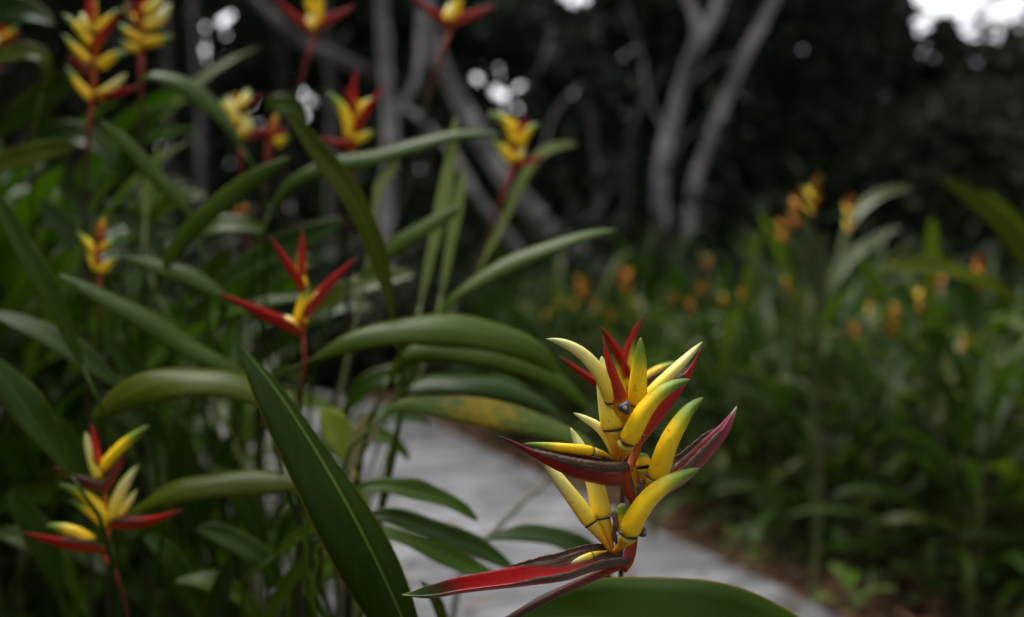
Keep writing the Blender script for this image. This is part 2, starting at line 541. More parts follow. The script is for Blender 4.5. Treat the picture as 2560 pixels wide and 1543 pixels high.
def bract(root, ctrl, h, mat, up=1, roll=0.0, opening=28, org=(0, 0, 0), rim=None, n=30, name='bract', skew=1.0, solid=0.0006, seed=1, hp=None):
    """boat-shaped bract: keel ctrl from the stalk to the tip, h = wall height in view pixels, opening half angle;
    roll turns the mouth to the camera; rim = (from, to, height px) of the dried torn edge"""
    pts = curve([P(*c) for c in ctrl], n)
    T = tangents(pts)
    V = norm(pts - CAM)
    U = norm(np.cross(T, V))
    mid = n // 2
    sg = U[mid][2] if abs(U[mid][2]) > 0.25 else -U[mid][0]
    if sg * up < 0:
        U = -U
    D = norm(V - T * np.sum(V * T, 1, keepdims=True))       # away from the camera
    v = np.linspace(0, 1, n)
    roll_a = np.radians(np.interp(v, np.linspace(0, 1, len(roll)), roll)) if isinstance(roll, (tuple, list)) else np.full(n, math.radians(roll))
    op = np.radians(np.interp(v, np.linspace(0, 1, len(opening)), opening)) if isinstance(opening, (tuple, list)) else np.full(n, math.radians(opening))
    U2 = np.cos(roll_a)[:, None] * U - np.sin(roll_a)[:, None] * D
    X = np.cos(roll_a)[:, None] * D + np.sin(roll_a)[:, None] * U
    d = np.mean([c[2] for c in ctrl])
    if hp:
        pr = np.interp(v, np.linspace(0, 1, len(hp)), hp)
    else:
        pr = np.clip(0.55 + v * 3.0, 0, 1) * np.power(np.clip(1 - np.power(v, 1.7), 0.012, 1), 0.8)
    H = pxm(h, d) * pr
    tt = np.array((1.0, 0.8, 0.55, 0.3, 0.12, 0.0))

    def wall(s, tv, extra=None):
        e = tv[None, :] * np.ones((n, 1)) if extra is None else extra
        up_ = H[:, None] * e * np.cos(op)[:, None]
        sd_ = s * H[:, None] * np.sin(op)[:, None] * np.power(np.maximum(e, 0), 0.6)
        return pts[:, None] + U2[:, None] * up_[:, :, None] + X[:, None] * sd_[:, :, None]
    G = np.concatenate((wall(-1, tt), wall(1, tt[-2::-1])), 1)
    uu = np.concatenate((0.5 - tt / 2, 0.5 + tt[-2::-1] / 2))
    g = Geo()
    g.grid(G, np.stack(np.meshgrid(uu, v), 2))
    br = link(name, g.mesh(name, org), mat, root, solid=solid)
    if rim:
        r = random.Random(seed)
        for s in (-1, 1):
            m = 46
            a0, a1, hh = rim
            vi = np.linspace(a0, a1, m)
            g = Geo()
            base = wall(s, np.array((0.80, 0.94)))
            b0 = np.stack([np.interp(vi, v, base[:, 0, k]) for k in range(3)], 1)
            b1 = np.stack([np.interp(vi, v, base[:, 1, k]) for k in range(3)], 1)
            up3 = norm(b1 - b0)
            env = np.sin(np.linspace(0.12, math.pi - 0.1, m)) ** 0.5
            rag = np.array([r.uniform(0.7, 1.1) for _ in range(m)])
            rag = 0.5 * rag + 0.5 * np.convolve(rag, np.ones(5) / 5, 'same')
            xi = np.stack([np.interp(vi, v, X[:, k]) for k in range(3)], 1)
            hm = pxm(hh, d)
            curl = np.array([r.uniform(-0.25, 0.35) for _ in range(m)])
            curl = np.convolve(curl, np.ones(4) / 4, 'same')
            o_ = xi * s * 0.0006
            G = np.stack((b0 + o_, b1 + o_, b1 + o_ + up3 * (hm * env * rag * 0.55)[:, None] + xi * (curl * hm * 0.6)[:, None], b1 + o_ + up3 * (hm * env * rag)[:, None] - xi * s * (hm * 0.35 * env)[:, None] + xi * (curl * hm)[:, None]), 1)
            g.grid(G, np.stack(np.meshgrid(np.array((0, 0.3, 0.65, 1.0)), np.linspace(0, 2.2, m)), 2))
            link('dried_edge', g.mesh('dried_edge', org), DRY, br, solid=0.0005)
    return br


def c1(x, y, d=0.65):
    """from the 1821-wide crop of the flower in focus"""
    return ((960 + x / 1.897) / VS, (760 + y / 1.897) / VS, d)


def cc(*pts, d=0.65):
    return [c1(p[0], p[1], p[2] if len(p) > 2 else d) for p in pts]


def hero():
    K = 1.0 / 1.897 / VS          # crop pixels to view pixels
    base = P(*c1(330, 1800, 0.66))
    base[2] = 0
    R = thing('heliconia_flower', base, 'sharply focused yellow and red heliconia flower with green floret tips, nearest to the camera', 'flower', 'heliconia flowers in the bed on the left')
    o = base
    # stalk up to the lowest node, then the zigzag axis through the nodes
    g = Geo()
    st = curve([base, P(*c1(300, 1900, 0.655)), P(*c1(480, 1580, 0.635)), P(*c1(640, 1468, 0.63)), P(*c1(860, 1352, 0.638)), P(*c1(1060, 1268, 0.645)), P(*c1(1140, 1232, 0.652))], 40)
    g.tube(st, np.linspace(0.0038, 0.0027, 40), 12, 0.04)
    link('stalk', g.mesh('stalk', o), STALK, R)
    g = Geo()
    ax = curve([P(*c1(*q)) for q in ((1125, 1250, 0.652), (1160, 1205, 0.655), (1185, 1080, 0.662), (1195, 960, 0.662), (1160, 890, 0.655), (1145, 830, 0.652), (1180, 740, 0.658), (1205, 660, 0.660), (1170, 580, 0.656), (1150, 520, 0.655), (1165, 450, 0.657))], 60)
    g.tube(ax, np.interp(np.linspace(0, 1, 60), (0, 0.15, 0.5, 0.8, 1), (0.0046, 0.0034, 0.0031, 0.0026, 0.0018)), 12, 0.05)
    link('axis', g.mesh('axis', o), ramp_mat('axis_red_orange', [(0, (0.26, 0.02, 0.008)), (0.5, (0.28, 0.03, 0.008)), (0.75, (0.36, 0.08, 0.008)), (1, (0.60, 0.30, 0.01))], 0.38, 0.3, (0.12, 0.02, 0.01)), R)
    # bracts
    bract(R, cc((1140, 1240, .650), (1000, 1262, .640), (860, 1305, .632), (720, 1325, .628), (560, 1345, .626), (380, 1366, .625), (210, 1392, .625), (85, 1380, .626)), 112 * K, BRACT_GREEN,
          roll=(30, 34, 38, 44, 48, 50), opening=(40, 46, 44, 38, 34, 30), org=o, rim=(0.02, 0.54, 30 * K), n=48, hp=(0.75, 0.95, 1.0, 0.98, 0.9, 0.8, 0.72, 0.66, 0.62, 0.5, 0.01), seed=3)
    bract(R, cc((1160, 845, .652), (1090, 862, .642), (1000, 850, .636), (880, 815, .632), (760, 757, .630), (650, 688, .632), (550, 628, .636)), 118 * K, BRACT_DARK,
          roll=(4, 8, 10, 8), opening=(26, 34, 30, 22), org=o, rim=(0.02, 0.76, 34 * K), n=44, hp=(0.75, 0.9, 1.0, 0.95, 0.86, 0.72, 0.55, 0.38, 0.22, 0.12, 0.01), seed=5)
    bract(R, cc((1195, 1065, .664), (1245, 1010, .668), (1340, 905, .672), (1440, 838, .676), (1540, 735, .680), (1640, 600, .684), (1672, 485, .688)), 105 * K, BRACT_PURPLE,
          up=1, roll=(20, 26, 30, 20), opening=(30, 34, 34, 30, 26), org=o, rim=(0.22, 0.80, 34 * K), n=44, hp=(0.7, 0.85, 1.0, 1.0, 0.95, 0.9, 0.82, 0.75, 0.62, 0.4, 0.01), seed=8)
    bract(R, cc((1195, 700, .662), (1245, 640, .664), (1310, 560, .666), (1395, 440, .668), (1460, 330, .672), (1500, 215, .676)), 112 * K, BRACT,
          roll=(6, 10, 12), opening=(26, 30, 26), org=o, rim=(0.55, 0.74, 20 * K), n=40, hp=(0.6, 0.85, 1.0, 1.0, 0.9, 0.75, 0.6, 0.42, 0.26, 0.12, 0.01), seed=11)
    g = Geo()
    yb = curve([P(*q) for q in cc((1150, 560, .650), (1134, 500, .644), (1112, 415, .640), (1082, 320, .638), (1055, 230, .638), (1038, 150, .640))], 30)
    g.tube(yb, pxm(39 * K, .64) * np.interp(np.linspace(0, 1, 30), (0, .12, .3, .5, .75, .95, 1), (.75, 1.0, 1.0, .74, .42, .12, .02)), 14, .10, .8)
    link('young_bract', g.mesh('young_bract', o), ramp_mat('bract_young', [(0.0, (0.66, 0.36, 0.008)), (0.20, (0.62, 0.30, 0.008)), (0.34, (0.40, 0.03, 0.006)), (0.8, (0.34, 0.006, 0.005)), (1.0, (0.14, 0.01, 0.01))], 0.34, 0.25, (0.20, 0.01, 0.005)), R)
    # florets of the upper node: band to tip
    F = lambda pts, w_, **k: floret(R, pts, w_ * K, org=o, **k)
    F(cc((1078, 458, .645), (1052, 390, .641), (1005, 305, .638), (930, 228, .636), (850, 185, .635), (768, 166, .636)), 68, mat=FLORET_PALE, ovary=cc((1079, 462, .645), (1110, 530, .65), (1130, 590, .654)))
    F(cc((1088, 595, .650), (1076, 520, .650), (1060, 430, .651), (1046, 340, .652), (1032, 248, .654)), 90, mat=FLORET_PALE, ovary=cc((1089, 600, .650), (1098, 660, .650), (1108, 745, .652)))
    F(cc((1207, 476, .646), (1206, 410, .643), (1212, 310, .641), (1216, 230, .640), (1217, 158, .640)), 76, ovary=cc((1207, 480, .646), (1190, 530, .651), (1165, 585, .655)))
    F(cc((1245, 447, .662), (1290, 398, .661), (1360, 330, .661), (1430, 262, .662), (1510, 180, .664)), 56, mat=FLORET_PALE, ovary=cc((1243, 450, .662), (1215, 500, .661), (1185, 560, .659)))
    F(cc((1152, 655, .637), (1190, 585, .635), (1235, 505, .634), (1300, 432, .634), (1370, 388, .635), (1455, 358, .637)), 86, ovary=cc((1151, 660, .637), (1140, 705, .643), (1112, 748, .650)))
    F(cc((1098, 705, .656), (1060, 632, .655), (1010, 578, .655), (955, 545, .656), (898, 517, .658)), 50, mat=FLORET_PALE, band=False, ovary=cc((1097, 703, .656), (1104, 725, .655), (1112, 748, .653)))
    F(cc((990, 700, .640), (930, 690, .638), (850, 682, .636), (760, 672, .635), (660, 663, .636)), 46, ovary=cc((992, 700, .640), (1040, 712, .643), (1090, 738, .648)))
    # middle node
    F(cc((1290, 822, .652), (1312, 760, .650), (1345, 670, .648), (1395, 580, .648), (1450, 500, .650), (1516, 443, .653)), 94, ovary=cc((1289, 828, .652), (1262, 870, .656), (1225, 915, .660)))
    F(cc((1232, 775, .664), (1226, 740, .666), (1222, 712, .668)), 66, taper=0.5, ovary=cc((1232, 780, .664), (1234, 830, .664), (1225, 890, .663)))
    F(cc((1190, 765, .667), (1188, 745, .668), (1186, 725, .669)), 42, taper=0.5, ovary=cc((1190, 770, .667), (1192, 830, .667), (1205, 900, .665)))
    # lowest node
    F(cc((1160, 1092, .638), (1195, 1010, .636), (1250, 930, .635), (1320, 868, .635), (1400, 822, .637), (1500, 780, .640)), 92, ovary=cc((1158, 1098, .638), (1130, 1140, .643), (1085, 1178, .646)))
    F(cc((985, 1040, .648), (930, 960, .650), (860, 868, .653), (800, 790, .656), (735, 700, .660)), 72, mat=FLORET_PALE, ovary=cc((987, 1044, .648), (1030, 1105, .647), (1075, 1178, .647)))
    F(cc((1035, 1018, .655), (1020, 935, .657), (995, 830, .660), (950, 715, .665), (884, 586, .670)), 82, mat=FLORET_PALE, ovary=cc((1036, 1022, .655), (1062, 1090, .652), (1084, 1178, .650)))
    F(cc((985, 1190, .630), (950, 1203, .628), (918, 1216, .627), (886, 1232, .627)), 30, mat=FLORET_PALE, ovary=cc((988, 1189, .630), (1020, 1180, .632), (1060, 1172, .636)))
    F(cc((1112, 1075, .658), (1122, 1030, .657), (1132, 985, .656), (1140, 948, .656)), 58, taper=0.55, band=False)
    # withered floret hanging between
    g = Geo()
    g.tube(curve([P(*c1(*q)) for q in ((1082, 985, .650), (1098, 1040, .648), (1090, 1090, .648), (1105, 1140, .650))], 12), pxm(15 * K, .65) * np.linspace(1, 0.6, 12) * (1 + 0.2 * np.sin(np.arange(12) * 1.7)), 8, 0.2)
    link('withered_floret', g.mesh('withered_floret', o), DRY, R)
    g = Geo()
    g.tube(curve([P(*c1(*q)) for q in ((1222, 835, .654), (1212, 880, .652), (1218, 915, .654))], 10), pxm(17 * K, .65) * (1 + 0.25 * np.sin(np.arange(10) * 2.1)), 8, 0.2)
    link('withered_floret', g.mesh('withered_floret', o), DRY, R)
    # dark fruits, with their pale scar
    for (x, y, d, r, tri, dx, dy) in ((1143, 492, .628, 32, 0.16, -0.05, 0.05), (1222, 622, .644, 15, 0.05, 0.5, 0.1), (1224, 1083, .647, 24, 0.08, 0.75, 0.15)):
        g = Geo()
        cen = P(*c1(x, y, d))
        ax_ = norm(np.array((dx, -0.8, dy)))
        rr = pxm(r * K, d)
        s = np.linspace(-1, 1, 13)
        ang = s * math.pi / 2
        g.tube(cen[None] + ax_[None] * (np.sin(ang) * rr * 0.9)[:, None], np.maximum(np.cos(ang), 0.03) ** 0.7 * rr, 18, tri, 1.0)
        fr = link('fruit', g.mesh('fruit', o), BERRY, R)
        g = Geo()
        c2 = cen + ax_ * rr * 0.86
        g.tube(np.array([c2 - ax_ * rr * 0.1, c2 + ax_ * rr * 0.05, c2 + ax_ * rr * 0.1]), rr * np.array((0.36, 0.34, 0.2)), 12)
        link('scar', g.mesh('scar', o), SCAR, fr)
    return R


def blossom(label, stalk, axis, bracts, florets, ground, aw=12, bud=None, extra_dry=()):
    """a flower further back: all points (vx, vy, depth)"""
    b = P(*ground)
    b[2] = 0
    R = thing('heliconia_flower', b, label, 'flower', 'heliconia flowers in the bed on the left')
    d = axis[0][2]
    g = Geo()
    s = [P(*q) for q in stalk]
    g.tube(curve([b, b * 0.7 + s[0] * 0.3 + np.array((0, 0.01, 0.05))] + s, 34), np.linspace(0.0042, pxm(aw, d) / 2 * .72, 34), 8)
    link('stalk', g.mesh('stalk', b), STALK, R)
    g = Geo()
    g.tube(curve([P(*q) for q in axis], 14), pxm(aw, d) / 2 * np.linspace(.85, 0.5, 14), 8)
    link('axis', g.mesh('axis', b), AXIS2, R)
    for i, (pts, h, mt) in enumerate(bracts):
        bract(R, pts, h, mt, org=b, n=16, roll=10, opening=34, rim=((0.05, 0.55, h * 0.25) if i in extra_dry else None), seed=i)
    for pts, w_, mt in florets:
        floret(R, pts, w_ * .86, mt, org=b, seg=8, band=False)
    return R


AXIS2 = ramp_mat('axis_orange', [(0, (0.30, 0.04, 0.008)), (0.5, (0.45, 0.13, 0.01)), (1, (0.62, 0.36, 0.012))], 0.4, 0.2, (0.2, 0.03, 0.01))


def z(d, *pts):
    return [(p[0], p[1], d + (p[2] if len(p) > 2 else 0)) for p in pts]


def left_flowers():
    Y, W_, R_, D_ = FLORET, FLORET_PALE, BRACT, BRACT_DARK
    d = 0.95
    blossom('red and yellow heliconia flower low at the left with long bracts spread sideways',
            z(d, (310, 1500), (280, 1385), (248, 1335)), z(d, (248, 1335), (262, 1260), (248, 1170), (242, 1100)),
            [(z(d, (245, 1332), (150, 1318, -.02), (50, 1282, -.04)), 34, R_), (z(d, (262, 1272), (350, 1268, -.01), (440, 1226, -.02)), 32, R_),
             (z(d, (250, 1185), (190, 1165), (125, 1122)), 26, D_), (z(d, (246, 1120), (238, 1070), (220, 1018)), 26, R_), (z(d, (256, 1190), (285, 1140), (302, 1085)), 36, D_)],
            [(z(d, (240, 1150), (222, 1100), (205, 1040)), 30, W_), (z(d, (248, 1130), (290, 1078), (358, 1024)), 34, Y), (z(d, (270, 1250), (290, 1185), (332, 1120)), 36, W_),
             (z(d, (290, 1240), (315, 1200), (330, 1178)), 22, W_), (z(d, (262, 1255), (215, 1200), (140, 1166)), 34, Y), (z(d, (258, 1265), (215, 1228), (168, 1205)), 28, Y), (z(d, (222, 1305), (175, 1278), (108, 1264)), 36, Y)],
            (330, 800, d + .05), 15, extra_dry=(0, 1, 2))
    d = 1.0
    blossom('heliconia flower with four slim red bracts fanned around a plain yellow middle',
            z(d, (722, 960), (735, 860), (728, 800)), z(d, (728, 805), (735, 740), (730, 690), (735, 630)),
            [(z(d, (722, 812), (620, 762, -.02), (518, 703, -.04)), 36, R_), (z(d, (735, 780), (790, 705), (862, 618)), 36, R_), (z(d, (728, 710), (690, 650), (648, 568)), 30, R_), (z(d, (735, 670), (735, 605), (727, 552)), 28, R_)],
            [(z(d, (725, 775), (733, 725), (742, 680)), 36, Y), (z(d, (715, 792), (698, 772), (672, 762)), 24, W_), (z(d, (742, 742), (770, 708), (792, 688)), 26, W_), (z(d, (732, 690), (722, 645), (714, 608)), 22, Y)],
            (715, 800, d + .03), 16)
    d = 1.35
    blossom('tall blurred heliconia flower in the top left with ladder-like pairs of yellow florets',
            z(d, (205, 470), (212, 330), (222, 240)), z(d, (222, 240), (228, 150), (232, 70), (228, 0)),
            [(z(d, (228, 246), (285, 232), (338, 208)), 28, R_), (z(d, (232, 130), (262, 80), (294, 28)), 32, R_), (z(d, (228, 60), (228, 10), (226, -50)), 28, R_), (z(d, (220, 185), (190, 165), (158, 135)), 22, R_)],
            [(z(d, (222, 240), (190, 205), (158, 158)), 26, Y), (z(d, (235, 236), (270, 210), (304, 178)), 32, W_), (z(d, (238, 160), (270, 138), (308, 126)), 30, Y), (z(d, (216, 150), (180, 115), (150, 82)), 26, Y),
             (z(d, (222, 110), (190, 68), (150, 34)), 28, Y), (z(d, (235, 80), (262, 48), (292, 22)), 32, Y), (z(d, (216, 75), (205, 52), (194, 32)), 30, W_)],
            (200, 800, d + .05), 17, extra_dry=(3,))
    d = 1.5
    blossom('yellow heliconia flower cut by the upper edge just right of the ladder-like one',
            z(d, (340, 250), (338, 190), (340, 130)), z(d, (340, 130), (340, 60), (345, -20)),
            [(z(d, (340, 60), (352, 10), (362, -40)), 26, R_), (z(d, (338, 70), (322, 30), (312, -20)), 24, D_)],
            [(z(d, (345, 102), (380, 98), (418, 86)), 30, Y), (z(d, (340, 95), (312, 80), (285, 58)), 26, Y), (z(d, (348, 62), (382, 48), (412, 8)), 32, W_), (z(d, (338, 55), (315, 38), (300, 10)), 24, Y), (z(d, (346, 30), (372, 10), (390, -20)), 32, W_), (z(d, (338, 118), (310, 112), (290, 98)), 24, Y)],
            (335, 800, d + .05), 15)
    d = 1.6
    blossom('red armed heliconia flower cut by the upper edge, left one of that pair',
            z(d, (690, 330), (725, 195), (745, 120), (757, 78)), z(d, (757, 80), (760, 20), (765, -40)),
            [(z(d, (750, 88), (700, 45), (650, -15)), 26, R_), (z(d, (765, 76), (810, 48), (855, 14)), 26, R_)],
            [(z(d, (752, 72), (750, 50), (748, 30)), 32, W_), (z(d, (765, 60), (768, 10), (775, -50)), 26, Y), (z(d, (755, 40), (745, 10), (738, -40)), 22, Y)],
            (650, 800, d + .05), 15)
    blossom('red armed heliconia flower cut by the upper edge, right one of that pair',
            z(d, (760, 1100), (850, 850), (950, 560), (1010, 330), (1040, 200), (1068, 120), (1084, 68)), z(d, (1084, 70), (1090, 10), (1095, -40)),
            [(z(d, (1078, 68), (1025, 32), (980, -20)), 26, R_), (z(d, (1092, 66), (1150, 40), (1198, 12)), 26, R_)],
            [(z(d, (1082, 50), (1083, 28), (1084, 8)), 32, W_), (z(d, (1095, 40), (1102, 0), (1108, -40)), 26, Y)],
            (740, 1300, d + .08), 14)
    d = 1.35
    blossom('heliconia flower with one big yellow floret on its left and red tips rising',
            z(d, (840, 500), (848, 400), (848, 350)), z(d, (848, 352), (856, 290), (862, 240)),
            [(z(d, (846, 362), (805, 352), (762, 332)), 24, R_), (z(d, (856, 330), (888, 275), (928, 204)), 30, R_), (z(d, (860, 260), (858, 215), (860, 166)), 24, R_), (z(d, (852, 280), (838, 245), (824, 212)), 22, R_)],
            [(z(d, (845, 335), (828, 270), (786, 222)), 36, Y), (z(d, (862, 275), (882, 250), (902, 236)), 28, Y), (z(d, (852, 340), (878, 328), (906, 318)), 26, Y), (z(d, (864, 282), (864, 272), (866, 262)), 24, W_)],
            (825, 800, d + .05), 17)
    d = 1.5
    blossom('small blurred yellow heliconia flower standing rightmost in the left bed against the grey trunk',
            z(d, (840, 1150), (980, 930), (1100, 740), (1180, 560), (1215, 450), (1236, 402)), z(d, (1236, 402), (1242, 345), (1245, 290)),
            [(z(d, (1240, 404), (1280, 396), (1312, 370)), 22, R_), (z(d, (1242, 340), (1262, 305), (1272, 282)), 24, R_)],
            [(z(d, (1240, 345), (1222, 298), (1172, 274)), 36, Y), (z(d, (1248, 352), (1268, 318), (1298, 298)), 30, Y), (z(d, (1235, 390), (1212, 362), (1182, 338)), 32, Y), (z(d, (1244, 385), (1254, 368), (1262, 352)), 26, W_)],
            (800, 1300, d + .05), 14)
    d = 1.6
    blossom('pale washed-out heliconia flower with a thin red bract pointing up to the left',
            z(d, (582, 430), (578, 390), (580, 335)), z(d, (580, 335), (574, 280), (566, 225)),
            [(z(d, (578, 338), (530, 292), (472, 256)), 24, R_), (z(d, (584, 336), (620, 330), (652, 312)), 26, R_), (z(d, (575, 280), (605, 255), (636, 224)), 22, D_)],
            [(z(d, (584, 330), (592, 300), (588, 272)), 38, W_), (z(d, (574, 300), (560, 268), (548, 232)), 34, W_), (z(d, (578, 262), (592, 240), (596, 216)), 32, W_), (z(d, (566, 270), (548, 262), (530, 240)), 26, Y)],
            (540, 800, d + .05), 14)
    d = 1.25
    blossom('small blurred orange heliconia flower among dark leaves at the left edge of the bed',
            z(d, (240, 780), (242, 700), (238, 655)), z(d, (238, 660), (234, 600), (240, 545)),
            [(z(d, (238, 650), (244, 600), (246, 540)), 18, R_), (z(d, (236, 600), (238, 560), (236, 530)), 16, D_)],
            [(z(d, (236, 650), (220, 620), (204, 592)), 24, Y), (z(d, (240, 655), (262, 635), (288, 618)), 24, Y), (z(d, (236, 610), (216, 590), (184, 556)), 24, Y), (z(d, (240, 600), (258, 588), (278, 582)), 22, Y), (z(d, (240, 580), (246, 550), (250, 525)), 24, AXIS2)],
            (250, 800, d + .05), 15)
    d = 0.80
    blossom('soft red heliconia flower right behind the sharply focused one, mostly hidden by it',
            z(d, (1500, 1150), (1512, 1040), (1510, 960)), z(d, (1510, 965), (1512, 920), (1515, 880)),
            [(z(d, (1510, 930), (1475, 850), (1444, 784)), 34, R_), (z(d, (1514, 915), (1524, 840), (1544, 764)), 32, R_), (z(d, (1500, 975), (1410, 915), (1346, 858)), 28, R_), (z(d, (1520, 960), (1620, 900), (1694, 836)), 38, D_)],
            [(z(d, (1515, 930), (1512, 870), (1530, 800)), 30, Y), (z(d, (1530, 930), (1580, 892), (1640, 870)), 26, Y), (z(d, (1500, 950), (1490, 900), (1470, 850)), 22, Y)],
            (1500, 1200, d + .03), 15)
    d = 1.6
    blossom('red and orange heliconia bud standing behind the tip of the olive arching leaf',
            z(d, (630, 540), (640, 430), (650, 330)), z(d, (650, 332), (656, 310), (662, 290)),
            [(z(d, (650, 345), (670, 330), (700, 318)), 24, R_), (z(d, (648, 330), (630, 322), (606, 318)), 20, R_)],
            [(z(d, (662, 345), (678, 338), (700, 330)), 32, Y), (z(d, (652, 320), (660, 300), (664, 275)), 22, AXIS2)],
            (620, 800, d + .05), 22)
    d = 1.6
    blossom('heliconia flower half cut off by the left margin, above a bent leaf',
            z(d, (-30, 260), (-10, 180), (0, 120)), z(d, (0, 120), (8, 80), (12, 40)),
            [(z(d, (4, 115), (30, 100), (55, 82)), 24, R_), (z(d, (6, 90), (16, 50), (10, 10)), 22, R_)],
            [(z(d, (2, 110), (0, 95), (-6, 80)), 30, W_), (z(d, (8, 95), (25, 82), (42, 62)), 24, Y)],
            (-30, 800, d + .05), 14)
    d = 1.7
    blossom('tiny orange heliconia bud under the slanting leaf, far back in the left bed',
            z(d, (600, 640), (590, 570), (578, 525)), z(d, (578, 527), (576, 510), (574, 495)),
            [(z(d, (578, 530), (566, 524), (552, 512)), 16, R_)], [(z(d, (578, 524), (584, 510), (590, 492)), 28, AXIS2)],
            (620, 800, d + .05), 12)


def left_plants():
    YG = leaf_mat('leaf_yellow_green', (0.26, 0.34, 0.04), (0.34, 0.40, 0.06), (0.25, 0.2, 0.06), (0.2, 0.25, 0.06))
    TAN = leaf_mat('leaf_drying_tan', (0.30, 0.30, 0.12), (0.46, 0.36, 0.22), (0.32, 0.22, 0.13), (0.25, 0.22, 0.09))
    G, K_, O, PA, Y = LEAF, LEAF_DARK, LEAF_OLIVE, LEAF_PALE, LEAF_PATCH
    plant(1060, 0.80, 'shoot with a broad dark leaf rising upright in front of the grey path',
          [(z(.78, (578, 832), (655, 925, -.01), (758, 1080, -.02), (850, 1240, -.03), (925, 1390, -.03), (985, 1530, -.02), (1030, 1660)), 156, 34, LEAF_MAIN, dict(fold=0.0, vee=-0.55, n=40, skew=0.95)),
           (z(.95, (1152, 1256), (1080, 1212), (980, 1180), (890, 1172), (830, 1200)), 58, 40, G, dict(fold=0.35)),
           (z(.95, (1245, 1375), (1130, 1312), (1020, 1268), (920, 1240), (850, 1260)), 62, 45, K_),
           (z(.93, (1235, 1405), (1150, 1375), (1050, 1328), (950, 1292), (880, 1300)), 62, 35, G)], 0.36)
    plant(1480, 0.86, 'shoot with a broad dark leaf crossing the bottom edge under the focused flower',
          [(z(.73, (1226, 1500), (1350, 1486), (1550, 1496), (1750, 1530), (1950, 1590), (2080, 1690, .04)), 252, 22, K_, dict(fold=0.10, n=40, skew=0.9)),
           (z(1.0, (1165, 1300), (1260, 1288), (1350, 1300), (1430, 1345), (1480, 1430)), 64, 45, K_)], 0.3)
    plant(770, 1.16, 'shoot of arching leaves over the path, one with a yellow brown patch',
          [(z(1.05, (1420, 985), (1330, 905), (1240, 868), (1100, 842), (980, 858), (930, 930)), 76, 42, G, dict(fold=-0.24)),
           (z(.98, (1440, 1085), (1380, 1052), (1290, 1015), (1200, 995), (1080, 978), (960, 975), (915, 1010)), 84, 35, Y, dict(fold=-0.24)),
           (z(1.12, (1350, 1000), (1250, 940), (1100, 915), (980, 935), (930, 990)), 70, 55, K_, dict(fold=-0.24)),
           (z(1.1, (772, 985), (795, 1010), (822, 1060), (850, 1130)), 92, 10, YG), (z(1.08, (905, 990), (885, 1030), (862, 1075), (850, 1130)), 66, 20, TAN),
           (z(1.25, (1035, 1022), (975, 1002), (910, 1000), (840, 1050)), 46, 45, K_), (z(1.3, (1010, 905), (950, 900), (880, 930), (820, 1010)), 56, 40, K_), (z(1.2, (985, 1110), (940, 1060), (880, 1050), (820, 1110)), 46, 40, G)], 0.4)
    plant(760, 1.05, 'shoot with a wide arching leaf and a tall olive leaf bending back left',
          [(z(1.0, (1345, 900), (1290, 848), (1200, 808), (1080, 788), (950, 792), (840, 822), (745, 872)), 92, 45, G, dict(fold=-0.24)),
           (z(1.05, (688, 262), (760, 360), (838, 462), (890, 570), (925, 680), (950, 800)), 68, 25, O, dict(fold=0.3)),
           (z(1.1, (1485, 553), (1400, 566), (1280, 606), (1180, 655), (1080, 722), (1040, 790)), 50, 50, G, dict(fold=-0.24))], 0.45)
    plant(600, 1.08, 'shoot with a low arching leaf crest just left of the broad dark leaf tip',
          [(z(1.0, (220, 1005), (330, 936), (450, 912), (560, 922), (640, 965), (680, 1040)), 92, 45, O, dict(fold=-0.24)),
           (z(1.0, (305, 1240), (400, 1186), (520, 1160), (640, 1158), (735, 1165), (760, 1230)), 78, 42, O, dict(fold=-0.24)),
           (z(1.1, (138, 660), (250, 712), (350, 765), (450, 832), (550, 885), (640, 960)), 64, 40, G, dict(fold=-0.24))], 0.4)
    plant(330, 1.3, 'shoot with a leaf slanting up to the right beneath the tiny orange bud',
          [(z(1.2, (705, 378), (640, 412), (550, 468), (450, 560), (395, 640), (370, 720)), 56, 35, G, dict(fold=-0.24)),
           (z(1.2, (298, 622), (400, 645), (480, 672), (540, 720), (520, 800)), 50, 45, G, dict(fold=-0.24)),
           (z(1.3, (232, 286), (310, 345), (380, 425), (450, 500), (480, 590)), 46, 40, G, dict(fold=-0.24))], 0.5)
    plant(700, 1.42, 'shoot with narrow leaves arching to the right toward the small yellow flower',
          [(z(1.3, (1212, 322), (1100, 322), (1000, 345), (900, 376), (780, 402), (690, 450), (640, 540)), 50, 45, G, dict(fold=-0.24)),
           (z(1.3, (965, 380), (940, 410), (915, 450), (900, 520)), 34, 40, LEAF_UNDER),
           (z(1.4, (838, 528), (700, 590), (560, 665), (470, 730)), 74, 35, K_),
           (z(1.25, (1112, 498), (1020, 545), (930, 605), (860, 680)), 50, 45, G, dict(fold=-0.24))], 0.5)
    plant(800, 1.45, 'shoot of two upright narrow pale leaves standing beside the leaning grey trunk',
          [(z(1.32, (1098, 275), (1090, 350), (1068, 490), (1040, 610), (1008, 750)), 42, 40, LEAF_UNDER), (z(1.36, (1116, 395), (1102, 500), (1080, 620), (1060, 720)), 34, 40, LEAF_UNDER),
           (z(1.4, (1000, 660), (900, 680), (800, 720), (760, 760)), 60, 45, O)], 0.5)
    plant(560, 1.48, 'shoot with a bright topped leaf bending over beside the pale washed-out flower',
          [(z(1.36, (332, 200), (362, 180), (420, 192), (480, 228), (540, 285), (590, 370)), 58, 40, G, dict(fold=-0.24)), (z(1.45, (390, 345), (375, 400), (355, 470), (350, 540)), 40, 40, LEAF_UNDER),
           (z(1.5, (640, 265), (665, 250), (700, 262), (730, 310)), 60, 30, G)], 0.6)
